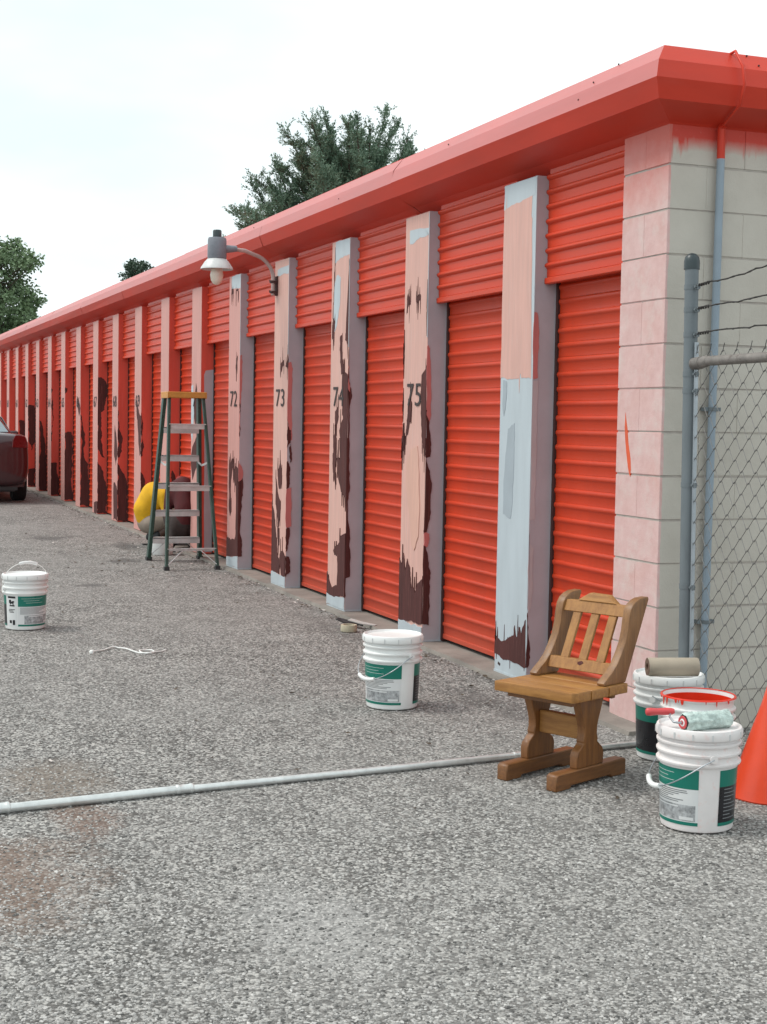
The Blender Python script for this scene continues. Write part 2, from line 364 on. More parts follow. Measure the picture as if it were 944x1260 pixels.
(3,'f','brown',[(0.157,1.002),(0.193,1.03),(0.228,1.085),(0.256,1.027),(0.273,0.975),(0.261,0.91),(0.238,0.855),(0.197,0.855),(0.172,0.906)]),
(3,'f','brown',[(0.096,0.94),(0.127,0.904),(0.157,0.83),(0.2,0.778),(0.25,0.738),(0.24,0.652),(0.223,0.597),(0.204,0.536),(0.179,0.583),(0.147,0.646),(0.113,0.719),(0.116,0.817)]),
(3,'f','brown',[(0.174,0.539),(0.204,0.525),(0.221,0.478),(0.225,0.392),(0.188,0.378)]),
(3,'f','brown',[(0.244,0.308),(0.279,0.338),(0.316,0.348),(0.354,0.307),(0.373,0.213),(0.369,0.148),(0.325,0.135),(0.28,0.16),(0.255,0.223)]),
(3,'f','pale',[(0.0,0.15),(0.101,0.148),(0.221,0.141),(0.362,0.137),(0.4,0.144),(0.4,0.044),(0.218,0.046),(0.0,0.037)]),
(3,'s','brown',[(0.0,1.343),(0.034,1.344),(0.034,1.286),(0.029,1.239),(0.007,1.217),(0.0,1.201),(0.0,1.206)]),
(3,'s','brown',[(0.018,1.202),(0.033,1.233),(0.038,1.17),(0.039,1.086),(0.029,1.079),(0.022,1.128)]),
(3,'s','brown',[(0.0,1.085),(0.008,1.091),(0.022,1.054),(0.028,0.98),(0.028,0.906),(0.02,0.874),(0.003,0.861),(0.0,0.863)]),
(3,'s','redpink',[(0.0,0.861),(0.04,0.874),(0.045,0.704),(0.044,0.555),(0.016,0.543),(0.0,0.547)]),
(3,'s','brown',[(0.0,0.529),(0.011,0.545),(0.029,0.543),(0.034,0.492),(0.024,0.428),(0.012,0.354),(0.0,0.343),(0.0,0.386)]),
(3,'s','brown',[(0.0,0.295),(0.008,0.311),(0.028,0.305),(0.04,0.257),(0.042,0.182),(0.027,0.167),(0.008,0.156),(0.0,0.141)]),
(4,'f','pale',[(0.0,2.746),(0.329,2.761),(0.321,2.614),(0.169,2.62),(0.048,2.623),(0.0,2.624)]),
(4,'f','brown',[(0.0,2.623),(0.023,2.631),(0.073,2.619),(0.083,2.593),(0.045,2.578),(0.0,2.588)]),
(4,'f','brown',[(0.16,2.612),(0.236,2.616),(0.256,2.6),(0.18,2.597)]),
(4,'f','brown',[(0.244,1.984),(0.291,2.003),(0.285,1.914),(0.268,1.859),(0.238,1.891)]),
(4,'s','redpink',[(0.0,2.002),(0.015,2.012),(0.024,1.949),(0.023,1.838),(0.019,1.691),(0.011,1.567),(0.006,1.345),(0.0,1.321)]),
(4,'s','brown',[(0.0,1.659),(0.0,1.647),(0.001,1.579),(0.009,1.5),(-0.0,1.469),(0.0,1.518)]),
(4,'s','brown',[(0.0,1.382),(0.01,1.346),(0.007,1.278),(0.0,1.265)]),
(4,'f','brown',[(0.067,0.919),(0.096,1.017),(0.141,1.042),(0.187,1.065),(0.203,1.008),(0.16,0.923),(0.127,0.838),(0.113,0.717),(0.149,0.652),(0.148,0.562),(0.112,0.524),(0.072,0.594),(0.085,0.715),(0.063,0.811)]),
(4,'f','brown',[(0.268,0.987),(0.313,0.994),(0.359,0.966),(0.336,0.883),(0.312,0.81),(0.256,0.843),(0.227,0.878),(0.261,0.927)]),
(4,'f','brown',[(0.201,1.056),(0.24,1.01),(0.252,0.927),(0.227,0.878),(0.2,0.96)]),
(4,'f','brown',[(0.0,0.32),(0.055,0.311),(0.149,0.303),(0.241,0.319),(0.278,0.31),(0.313,0.346),(0.325,0.49),(0.325,0.704),(0.312,0.81),(0.4,0.857),(0.4,0.174),(0.248,0.159),(0.0,0.14)]),
(4,'f','pale',[(0.0,0.136),(0.248,0.154),(0.4,0.168),(0.4,0.056),(0.207,0.049),(0.0,0.053)]),
(4,'s','brown',[(0.0,0.856),(0.006,0.876),(0.018,0.868),(0.036,0.909),(0.042,0.826),(0.04,0.732),(0.029,0.649),(0.02,0.566),(0.015,0.4),(0.03,0.341),(0.036,0.258),(0.037,0.172),(0.0,0.166)]),
(4,'s','redpink',[(0.0,1.027),(0.01,1.015),(0.033,0.968),(0.038,0.909),(0.018,0.868),(0.0,0.859)]),
(5,'s','mauvegrey',[(0.033,1.865),(0.05,1.907),(0.17,1.919),(0.17,0.074),(0.051,0.076)]),
(5,'f','brown',[(0.121,1.603),(0.185,1.785),(0.235,1.728),(0.246,1.476),(0.205,1.306),(0.102,1.475)]),
(5,'f','pale',[(0.0,1.76),(0.065,1.773),(0.126,1.475),(0.064,1.191),(0.013,1.247)]),
(5,'f','brown',[(0.0,0.99),(0.067,1.134),(0.208,1.222),(0.394,1.309),(0.4,1.03),(0.22,0.912),(0.08,0.793)]),
(6,'s','brown',[(0.035,0.773),(0.053,0.849),(0.084,0.788),(0.117,0.62),(0.133,0.251),(0.039,0.252)]),
(7,'f','brown',[(0.11,1.639),(0.265,1.514),(0.4,1.44),(0.4,1.342),(0.4,1.145),(0.4,0.997),(0.334,0.965),(0.253,1.141),(0.142,1.439)]),
(7,'s','brown',[(0.0,1.489),(0.018,1.391),(0.025,1.144),(0.021,0.972),(0.0,0.947)]),
(7,'s','brown',[(0.0,0.774),(0.023,0.749),(0.053,0.675),(0.07,0.526),(0.057,0.253),(0.0,0.254)]),
(8,'f','brown',[(0.197,1.328),(0.287,1.221),(0.354,0.956),(0.273,0.793),(0.151,0.95)]),
(8,'s','brown',[(0.0,1.515),(0.015,1.489),(0.027,1.25),(0.062,1.117),(0.055,0.984),(0.024,0.904),(0.0,0.904)]),
(8,'s','brown',[(0.0,0.837),(0.043,0.757),(0.097,0.664),(0.152,0.504),(0.17,0.262),(0.17,0.048),(0.0,0.049)]),
(8,'f','brown',[(0.134,0.572),(0.28,0.552),(0.4,0.48),(0.4,0.054),(0.15,0.086)]),
(9,'s','brown',[(0.0,1.971),(0.045,1.973),(0.108,1.918),(0.132,1.719),(0.09,1.518),(0.047,1.489),(0.06,1.204),(0.067,1.033),(0.099,0.861),(0.051,0.884),(0.0,0.975)]),
(9,'s','brown',[(0.0,0.803),(0.037,0.747),(0.081,0.632),(0.134,0.403),(0.17,0.086),(0.0,0.059)]),
(9,'f','brown',[(0.133,0.23),(0.3,0.254),(0.4,0.252),(0.4,0.066),(0.138,0.07)]),
(10,'s','brown',[(0.0,1.457),(0.023,1.427),(0.035,1.306),(0.07,1.062),(0.062,0.818),(0.123,0.712),(0.149,0.451),(0.169,0.083),(0.0,0.114)]),
(10,'f','brown',[(0.079,1.734),(0.233,1.672),(0.35,1.549),(0.316,1.427),(0.122,1.58)]),
(11,'s','brown',[(0.0,1.875),(0.037,1.86),(0.025,1.795),(0.0,1.778)]),
(11,'s','brown',[(0.0,1.164),(0.101,1.181),(0.128,0.873),(0.126,0.645),(0.108,0.32),(0.161,0.075),(0.0,0.108)]),
(12,'s','brown',[(0.0,1.881),(0.03,1.865),(0.028,1.488),(0.009,1.007),(0.0,1.007)]),
(12,'s','brown',[(0.0,0.646),(0.095,0.646),(0.17,0.284),(0.17,0.094),(0.002,0.111)]),
(13,'s','brown',[(0.009,1.342),(0.041,1.325),(0.077,1.089),(0.132,0.69),(0.17,0.435),(0.17,0.106),(0.012,0.124)]),
(14,'s','brown',[(0.009,1.62),(0.114,1.611),(0.16,1.413),(0.138,0.953),(0.063,0.78),(0.01,0.952)]),
(14,'s','brown',[(0.012,0.435),(0.17,0.463),(0.17,0.109),(0.013,0.117)]),
(15,'s','brown',[(0.022,1.326),(0.116,1.328),(0.125,1.087),(0.097,0.925),(0.042,1.005),(0.022,1.025)]),
(16,'s','brown',[(0.017,1.066),(0.129,0.898),(0.151,0.222),(0.018,0.222)]),
]

def block_mat():
    m, t, b = newmat('painted_concrete_block')
    P = t.nodes.new('ShaderNodeNewGeometry').outputs['Position']
    sx = t.nodes.new('ShaderNodeSeparateXYZ'); t.links.new(P, sx.inputs['Vector'])
    x, y, z = sx.outputs
    n1 = noise_n(t, 3.0, 6, .6); n2 = noise_n(t, 14, 6, .65); n3 = noise_n(t, 9, 5, .6, stretch=(1.6, 1.6, .45))
    greige = ramp(t, n1, .3, .7, (.475, .44, .385), (.56, .525, .465))
    pink = ramp(t, n2, .3, .72, (.60, .375, .355), (.70, .49, .47))
    pink = mixc(t, ramp(t, n1, .5, .68, (0, 0, 0), (.45,) * 3), pink, (.60, .33, .285))
    pink = mixc(t, ramp(t, noise_n(t, 5.5, 6, .7), .50, .66, (0, 0, 0), (.65,) * 3), pink, (.66, .555, .52))
    # red overspray on the pier, fading out below the eave
    h = math_n(t, 'ADD', z, math_n(t, 'MULTIPLY', n1, .35))
    ov = ramp(t, math_n(t, 'MULTIPLY_ADD', h, 2.3, -6.0, clamp=True), .0, .75, (0, 0, 0), (.9,) * 3)
    pink = mixc(t, ov, pink, (.58, .11, .08))
    # which face was painted: front strip round the corner, wavering edge
    e = math_n(t, 'MULTIPLY_ADD', n3, .03, -.015)
    front = math_n(t, 'LESS_THAN', math_n(t, 'ADD', y, e), .014)
    col = mixc(t, front, greige, pink)
    # cut-in red band with drips on the end wall
    d = noise_n(t, 11, 3, .5, stretch=(1, 1, .12))
    dr = ramp(t, d, .56, .66, (0, 0, 0), (.06,) * 3)
    edge = math_n(t, 'ADD', z, dr)
    edge = math_n(t, 'ADD', edge, math_n(t, 'MULTIPLY', n2, .03))
    red = ramp(t, math_n(t, 'MULTIPLY_ADD', edge, 8.0, -21.35, clamp=True), .25, .75)
    red = mixc(t, front, red, (0, 0, 0))
    col = mixc(t, red, col, (.56, .05, .03))
    # faint dirt towards the joints and scuffs
    sc = noise_n(t, 45, 6, .7)
    col = mixc(t, ramp(t, sc, .60, .75, (0, 0, 0), (.22,) * 3), col, (.5, .46, .43))
    t.links.new(col, b.inputs['Base Color']); b.inputs['Roughness'].default_value = .62
    hh = math_n(t, 'ADD', math_n(t, 'MULTIPLY', noise_n(t, 120, 4, .6), .6), noise_n(t, 22, 4, .6))
    bump_n(t, b, hh, .28, .006)
    return m
BLOCK = block_mat()

def gz(x): return .0035 * min(max(0, -x), 40)

# ------------------------------------------------------------------ ground
def ground_mat():
    m, t, b = newmat('chip_seal_asphalt')
    P = t.nodes.new('ShaderNodeNewGeometry').outputs['Position']
    def vor(scale, feat='F1', rnd=1.0):
        v = node(t, 'ShaderNodeTexVoronoi', feature=feat); v.inputs['Scale'].default_value = scale; v.inputs['Randomness'].default_value = rnd
        wv = node(t, 'ShaderNodeTexNoise', Scale=scale * .6, Detail=2)
        t.links.new(P, wv.inputs['Vector'])
        a = t.nodes.new('ShaderNodeVectorMath'); a.operation = 'MULTIPLY_ADD'
        t.links.new(wv.outputs['Color'], a.inputs[0]); a.inputs[1].default_value = (.012,) * 3; t.links.new(P, a.inputs[2])
        t.links.new(a.outputs[0], v.inputs['Vector']); return v
    v1 = vor(86); v2 = vor(160); v3 = vor(40)
    s1 = t.nodes.new('ShaderNodeSeparateColor'); t.links.new(v1.outputs['Color'], s1.inputs['Color'])
    s2 = t.nodes.new('ShaderNodeSeparateColor'); t.links.new(v2.outputs['Color'], s2.inputs['Color'])
    s3 = t.nodes.new('ShaderNodeSeparateColor'); t.links.new(v3.outputs['Color'], s3.inputs['Color'])
    r = math_n(t, 'ADD', math_n(t, 'MULTIPLY', s1.outputs[0], .62), math_n(t, 'MULTIPLY', s2.outputs[0], .28))
    r = math_n(t, 'MULTIPLY_ADD', s3.outputs[0], .10, r)
    big = noise_n(t, .55, 5, .6); mid = noise_n(t, 3.5, 5, .65)
    r = math_n(t, 'ADD', r, math_n(t, 'MULTIPLY_ADD', mid, .5, -.25))
    n = t.nodes.new('ShaderNodeValToRGB'); e = n.color_ramp.elements
    e[0].position = .20; e[0].color = (.092, .086, .080, 1)
    e[1].position = .78; e[1].color = (.52, .503, .475, 1)
    q = e.new(.40); q.color = (.165, .158, .150, 1)
    q = e.new(.60); q.color = (.33, .318, .303, 1)
    t.links.new(r, n.inputs['Fac']); col = n.outputs['Color']
    # dark binder in the gaps
    gap = ramp(t, v1.outputs['Distance'], .45, .78, (1, 1, 1), (.48,) * 3)
    col = mixc(t, 1.0, col, gap, 'MULTIPLY')
    # worn lighter / darker lanes
    col = mixc(t, ramp(t, big, .40, .62, (0, 0, 0), (.40,) * 3), col, (.285, .275, .262))
    # oil and rust stains, other tone patches, and shade painted beside the slab
    def stain_shade(c, rx, ry, amt, colr):
        nonlocal col
        mpn = t.nodes.new('ShaderNodeMapping'); mpn.vector_type = 'TEXTURE'
        mpn.inputs['Location'].default_value = (c[0], c[1], 0); mpn.inputs['Scale'].default_value = (rx, ry, 50)
        t.links.new(P, mpn.inputs['Vector'])
        ln = t.nodes.new('ShaderNodeVectorMath'); ln.operation = 'LENGTH'; t.links.new(mpn.outputs['Vector'], ln.inputs[0])
        d = math_n(t, 'ADD', ln.outputs['Value'], math_n(t, 'MULTIPLY_ADD', mid, 1.4, -.7))
        f = ramp(t, d, .45, 1.05, (amt,) * 3, (0, 0, 0))
        col = mixc(t, f, col, colr)
    stain_shade((1.30, -3.10), .62, .34, .7, (.185, .125, .095))
    stain_shade((.68, -2.74), .30, .15, .6, (.19, .12, .09))
    stain_shade((.10, -2.76), .42, .26, .65, (.19, .155, .125))
    for c, a, b2 in (((-6.42, -1.53), .16, .2), ((-11.1, -1.2), .35, .3), ((-9.94, -.56), .5, .2), ((-8.39, -.85), .28, .22), ((-12.3, -2.1), .5, .35), ((-14.5, -1.6), .8, .3)):
        stain_shade(c, a, b2, .62, (.085, .082, .08))
    stain_shade((-.9, -.42), .75, .16, .55, (.10, .097, .094))  # wet patch before the slab, with the shade there put into its colour
    stain_shade((-3.3, -.34), 1.2, .12, .35, (.12, .115, .11))  # fainter darker strip along the slab edge
    stain_shade((2.0, -2.3), .5, .25, .25, (.52, .51, .50))
    t.links.new(col, b.inputs['Base Color'])
    b.inputs['Roughness'].default_value = .88; b.inputs['Specular IOR Level'].default_value = .3
    h = math_n(t, 'SUBTRACT', math_n(t, 'MULTIPLY', s1.outputs[1], .7), v1.outputs['Distance'])
    h = math_n(t, 'ADD', h, math_n(t, 'MULTIPLY', v2.outputs['Distance'], -.35))
    bump_n(t, b, h, .5, .008)
    return m
GROUND = ground_mat()
g = MB()
xs = [-500, -200, -40, -20, -10, -5, -2, 0, 3, 8, 20, 200]; ys = [-300, -60, -15, -6, -3, -1, .2, 3, 10, 60, 300]
g.v = [(x, y, gz(x)) for x in xs for y in ys]
for i in range(len(xs) - 1):
    for j in range(len(ys) - 1):
        a = i * len(ys) + j; g.f.append((a, a + len(ys), a + len(ys) + 1, a + 1)); g.m.append(0)
tag(g.build('ground', GROUND), kind='structure')

# loose stone chips lying proud of the seal
CH = []
for i, v in enumerate((.52, .43, .35, .26, .17, .09)):
    CH.append(mat('stone_chip_%d' % i, (v, v * .965, v * .925), .8, .2, 40))
rc = random.Random(3)
ch = MB()
C0 = V((5.894, -3.6)); fw = V((-.9329, .3549)); rt = V((.3545, .9349))
cnt = 0
while cnt < 44000:
    d = 3.3 + 6.5 * rc.random() ** 1.7
    l = (rc.random() * 2 - 1) * .285 * d + .0
    p = C0 + fw * d + rt * l
    if p.y > .02 and p.x < .02: continue
    if p.y > -.13 and p.x < -.35: continue
    cnt += 1
    s = rc.uniform(.0035, .0078) * (1 if rc.random() < .9 else 1.35); a = rc.random() * 6.28; z = gz(p.x)
    ca, sa = math.cos(a), math.sin(a); w = s * rc.uniform(.5, .9); hh = s * rc.uniform(.35, .7)
    def R2(x, y): return (p.x + x * ca - y * sa, p.y + x * sa + y * ca)
    q = [R2(s, rc.uniform(-.3, .3) * w), R2(rc.uniform(-.3, .3) * s, w), R2(-s * rc.uniform(.7, 1), 0), R2(rc.uniform(-.3, .3) * s, -w)]
    tx, ty = R2(rc.uniform(-.4, .4) * s, rc.uniform(-.4, .4) * w)
    b0 = len(ch.v)
    ch.v += [(x, y, z + hh * rc.uniform(.05, .5)) for x, y in q] + [(tx, ty, z + hh)] + [(x, y, z - .001) for x, y in q]
    k = rc.choices(range(6), (2, 4, 5, 4, 3, 3))[0]
    for j in range(4):
        ch.f.append((b0 + j, b0 + (j + 1) % 4, b0 + 4)); ch.m.append(k)
        ch.f.append((b0 + 5 + j, b0 + 5 + (j + 1) % 4, b0 + (j + 1) % 4, b0 + j)); ch.m.append(k)
tag(ch.build('gravel', CH, fixn=False), kind='stuff')

# dry leaf litter and paint flakes gathered along the slab edge
LIT = mat('dry_leaf_litter', (.075, .055, .038), .9, .4, 20); FLK = mat('pale_paint_flake', (.55, .50, .47), .8, .2, 20)
ll = MB()
for i in range(900):
    x = -rc.uniform(.6, 26) if i < 620 else rc.uniform(-12, 1.2)
    y = (-.13 - abs(rc.gauss(0, .06))) if i < 620 else rc.uniform(-3.2, -.3)
    if i >= 780: x = -8.6 + rc.gauss(0, 1.3); y = -.75 + rc.gauss(0, .28)
    s = rc.uniform(.008, .024); a = rc.random() * 6.28; z = gz(x) + .004
    pts = [(x + math.cos(a + q) * s * w, y + math.sin(a + q) * s * w, z + rc.uniform(0, .012)) for q, w in ((0, 1), (1.3, .45), (3.1, .9), (4.6, .45))]
    ll.add(pts, [(0, 1, 2, 3)], 1 if rc.random() < .22 else 0)
tag(ll.build('leaf_litter', [LIT, FLK], fixn=False), kind='stuff')

# ------------------------------------------------------------------ the storage building
BAY, WP, X0 = 1.4858, .40, -1.63
NP = 20
FY = -.05                     # pillar fronts
PY = .02                      # header cover plane
DY = .09                      # door curtain plane
ZT = 2.745
def zb(x): return .033 + .0035 * max(0, -x - 1.63)

bld = tag(empty('storage_building', (0, 0, 0)), 'long low self storage building with red roll up doors and half stripped pillars', 'building')
XE = X0 - BAY * NP
# concrete apron under the doors
sl = MB()
n = 60
rs = random.Random(5)
top = []; bot = []
for i in range(n + 1):
    x = .015 + (XE - .015) * (i / n) ** 1.35
    e = -.105 + rs.uniform(-.012, .012) - (.03 if x > -1.1 else 0)
    z = zb(x) - .002 if x < -.42 else .022
    top.append(((x, .30, z), (x, e, z - .002), (x, e - .012, gz(x) - .02)))
vs = [p for t3 in top for p in t3]
fs = []
for i in range(n):
    for j in range(2):
        a = i * 3 + j; fs.append((a, a + 1, a + 4, a + 3))
fs.append((0, 1, 2))
sl.add(vs, fs)
tag(sl.build('slab', SLAB, fixn=True), kind='structure')

# block pier and end wall --------------------------------------------------
C = .2032
ZJ = 2.6196
def block_mesh(lx, ly, h=C):
    me = bpy.data.meshes.new('concrete_block'); bm = bmesh.new()
    bmesh.ops.create_cube(bm, size=1)
    for v in bm.verts: v.co = V((v.co.x * (lx - .0006), v.co.y * (ly - .0006), v.co.z * (h - .002)))
    es = [e for e in bm.edges if abs(e.verts[0].co.z - e.verts[1].co.z) > .01]
    bmesh.ops.bevel(bm, geom=es, offset=.0022, segments=1, affect='EDGES')
    es = [e for e in bm.edges if abs(e.verts[0].co.z - e.verts[1].co.z) < .001 and len(e.link_faces) == 2 and e.calc_face_angle(0) > .8]
    bmesh.ops.bevel(bm, geom=es, offset=.0045, segments=2, affect='EDGES')
    bm.to_mesh(me); bm.free(); me.materials.append(BLOCK)
    me.polygons.foreach_set('use_smooth', [True] * len(me.polygons)); me.set_sharp_from_angle(angle=math.radians(40))
    return me
MS = block_mesh(.4064, .2032); MH = block_mesh(.2032, .2032); ME = block_mesh(.2032, .4064)
MORT = mat('mortar_joint', (.42, .38, .345), .85, .15, 20)
pier = link('corner_pier', MB().bb((-.3985, .0045, -.1), (-.0045, .196, 2.83)).mesh('corner_pier', MORT), bld)
wallp = link('end_wall', MB().bb((-.196, .1965, -.1), (-.0045, 7.0, 2.83)).mesh('end_wall', MORT), bld)
rj = random.Random(8)
far = MB()
for i in range(-1, 14):
    zc = ZJ - C * i + .1016 - .2032 * 0 - .2032
    zc = ZJ - C * (i - 1) - .1016 if False else ZJ - C * i + .1016
    if zc > 2.85: continue
    def put(me, x, y, par):
        o = link('concrete_block', me, par, (x + rj.uniform(-.0008, .0008), y + rj.uniform(-.0008, .0008), zc), (0, 0, rj.uniform(-.0012, .0012)))
    odd = (i % 2 == 0)
    if odd:
        put(MH, -.3048, .1016, pier); put(ME, -.1016, .2032, pier); y = .4064
    else:
        put(MS, -.2032, .1016, pier); y = .2032
    while y < 7.0:
        if y < 1.9: put(ME, -.1016, y + .2032, wallp)
        else: far.box((-.1016, y + .2032, zc), (.2, .403, C - .006))
        y += .4064
tag(far.build('block_courses', BLOCK, wallp, bevel=.004), kind='stuff')
st = MB(); st.prism([(-.326, 1.492), (-.318, 1.46), (-.303, 1.409), (-.290, 1.34), (-.268, 1.271), (-.262, 1.22), (-.267, 1.185), (-.278, 1.20), (-.290, 1.23), (-.308, 1.298), (-.322, 1.36), (-.33, 1.42)], lambda a, b, t: (a, t, b), -.0012, .004)
st.build('spray_streak', STREAK, pier)

# carcass behind the doors, roof ---------------------------------------------
link('back_wall', MB().bb((XE, .20, -.1), (-.4, .30, 2.9)).mesh('back_wall', DARKGAP), bld)
rf = MB(); rf.bb((XE - .1, -.02, 3.06), (.02, 7.0, 3.095)); rf.bb((XE - .05, 6.9, 0), (-.2, 7.05, 3.05))
rf.bb((XE - .15, .0, 0), (XE - .02, 7.0, 3.05))
rf.build('roof', SIDERED, bld)

# eave fascia: folded steel, mitred at the corner -----------------------------
PROF = [(-.03, 3.098), (.100, 3.116), (.106, 3.112), (.168, 3.035), (.188, 2.954), (.155, 2.868), (.012, 2.806), (-.052, 2.762), (-.075, 2.762)]
def fpanel(x0, x1, mitre=False):
    b = MB(); n = len(PROF)
    a = [(x0 + (d if mitre else 0), -d, z) for d, z in PROF]; c = [(x1, -d, z) for d, z in PROF]
    b.add(a + c, [(i, i + 1, n + i + 1, n + i) for i in range(n - 1)])
    return b
x = 0.0; first = True; L = 3.05
while x > XE:
    x1 = max(x - L, XE - .2)
    wv = random.Random(int(x * 10)); fq = fpanel(x - (0 if first else .0012), x1 + .0012, first); fq.v = [(a, b + (wv.uniform(-.003, .003) if a < -.4 else 0), c + (wv.uniform(-.002, .002) if a < -.4 else 0)) for a, b, c in fq.v]; fq.m = [1 if i in (2, 3) else 0 for i in range(len(fq.f))]; fq.build('fascia_panel', [FASC, SHEENRED], bld)
    first = False; x = x1
y = 0.0; first = True
while y < 7.0:
    b = MB(); n = len(PROF)
    a = [(d, y + (.0012 if not first else -d), z) for d, z in PROF]; c = [(d, y + 3.05 - .0012, z) for d, z in PROF]
    b.add(a + c, [(i, n + i, n + i + 1, i + 1) for i in range(n - 1)])
    b.build('fascia_panel', FASC, bld); y += 3.05; first = False
sc = MB()
for (xx, d, z) in [(-.28, .112, 3.112), (-.45, .150, 3.06), (-.55, .176, 2.995), (-2.2, .15, 3.06), (-4.1, .176, 2.995), (-6.4, .15, 3.06)]:
    sc.lathe([(0, -.002), (.005, -.002), (.004, .002), (0, .003)], 8, (xx, -d - .003, z), Matrix.Rotation(math.radians(90), 3, 'X'))
for (yy, d, z) in [(.32, .112, 3.108), (.36, .150, 3.06), (.42, .172, 3.02)]:
    sc.lathe([(0, -.002), (.005, -.002), (.004, .002), (0, .003)], 8, (d + .003, yy, z), Matrix.Rotation(math.radians(90), 3, 'Y'))
sc.build('fascia_screws', DARKGAP, bld)

# pillars -------------------------------------------------------------------
PM = {'pale': PALE, 'salmon': SALMON, 'grey': GREYST, 'brown': BROWN, 'mauve': MAUVE, 'redpink': REDPINK, 'orange': ORANGEP, 'mauvegrey': SHADEGREY}
def rough_edge(pts, rnd, amp):
    for _ in range(2):
        o = []
        for i, a in enumerate(pts):
            b = pts[(i + 1) % len(pts)]
            l = math.hypot(b[0] - a[0], b[1] - a[1])
            o.append(a)
            if l > .012:
                k = min(amp, l * .12)
                o.append(((a[0] + b[0]) / 2 + rnd.uniform(-k, k), (a[1] + b[1]) / 2 + rnd.uniform(-k, k)))
        pts = o
    return pts
def number_mesh(txt, w, h):
    cu = bpy.data.curves.new('number', 'FONT'); cu.body = txt; cu.extrude = .0006; cu.space_character = 1.08
    o = bpy.data.objects.new('number', cu); COL.objects.link(o)
    dg = bpy.context.evaluated_depsgraph_get()
    me = bpy.data.meshes.new_from_object(o.evaluated_get(dg)); bpy.data.objects.remove(o)
    xs = [v.co.x for v in me.vertices]; ys = [v.co.y for v in me.vertices]
    for v in me.vertices:
        v.co = ((v.co.x - min(xs)) / (max(xs) - min(xs)) * w, v.co.z, (v.co.y - min(ys)) / (max(ys) - min(ys)) * h)
    me.materials.clear(); me.materials.append(NUMBLK)
    return me
rp = random.Random(21)
PATCHES.append((1, 'f', 'pale', [(0, .03), (.4, .03), (.4, .125), (.3, .13), (.2, .12), (.1, .135), (0, .13)]))
for k in range(NP):
    xl = X0 - BAY * k; z0 = zb(xl)
    fm = PALE if k == 0 else (SALMON if k < 4 else PINKP)
    sm = SHADEGREY if k <= 4 else SIDERED
    p = MB()
    p.bb((xl, FY, z0), (xl + WP, .19, ZT), 0)
    for fi in range(6):
        pass
    o = p.build('pillar', [fm, sm], bld, bevel=.003, fixn=True)
    for pl in o.data.polygons:
        pl.material_index = 0 if pl.normal.y < -.7 else 1
    # edge bead seen as a pale line on the repainted ones
    if k <= 4:
        eb = MB(); eb.bb((xl + WP - .006, FY - .0018, (.43 if k == 0 else 1.96)), (xl + WP + .0018, FY + .004, ZT - .01)); eb.build('corner_bead', PALE, o)
        ft = MB(); ft.bb((xl - .002, FY - .003, z0 - .004), (xl + WP + .003, DY, z0 + .008)); ft.build('pillar_foot', PALE, o)
    cnt = 0
    for kk, face, colr, pts in PATCHES:
        if kk != k: continue
        cnt += 1; lift = .0006 + .00035 * cnt
        if face == 'f':
            pts = [(u + (.08 * max(0, z - 1.6) / 1.1 if k else 0), z) for u, z in pts]
            pts = [(min(max(u, -.0004), WP + .0002), min(max(z, z0 + .01), ZT - .004)) for u, z in pts]
            if k: pts = [(WP + .0002 if u > .335 else (-.0004 if u < .03 else u), z) for u, z in pts]
            pts = rough_edge(pts, rp, .006 if k < 6 else .02); pts = [(min(max(u, -.0004), WP + .0002), z) for u, z in pts]
            fn = lambda a, b, t: (xl + a, FY - t, b)
        else:
            pts = [(min(max(u, 0), .135), min(max(z, z0 + .01), ZT)) for u, z in pts]
            if k >= 6: pts = rough_edge(rough_edge(pts, rp, .02), rp, .02)
            pts = rough_edge(pts, rp, .005); pts = [(min(max(u, -lift + .0001), .135), z) for u, z in pts]
            fn = lambda a, b, t: (xl + WP + t, FY + a, b)
        po = MB().prism(pts, fn, -.001, lift).build('paint_patch', PM[colr], o)
        if k <= 4 and face == 'f' and colr in ('brown', 'salmon'):      # dry-brush drag marks along the patch edge
            lo = min(z for u, z in pts); hi = max(z for u, z in pts); db = MB()
            for q in range(10 if colr == 'brown' else 6):
                u, z = pts[rp.randrange(len(pts))]
                w = rp.uniform(.002, .007); l = rp.uniform(.03, .13) * (1 if rp.random() < .5 else -1)
                u = min(max(u, .012), WP - .012)
                z = min(max(z, z0 + .16), ZT - .16)
                db.prism([(u - w, z), (u + w, z - l * .1), (u + w * .5, z + l * .6), (u, z + l), (u - w * .7, z + l * .5)], fn, -.001, lift + .00012)
            tag(db.build('brush_marks', PM[colr], po), kind='stuff')
    # more ragged old paint where the far fronts were scraped
    if k >= 1:
        num = 76 - k
        w = .235
        link('painted_number', number_mesh(str(num), w, .145), o, (xl + .082, FY - .0018 - .0005 * (cnt > 0) * 6, 1.525 + .004 * k))
    if k == 0:
        MB().prism([(.045, .075), (.075, .068), (.08, .082), (.05, .09)], lambda a, b, t: (xl + a, FY - t, b), -.001, .001).build('paint_patch', NUMBLK, o)

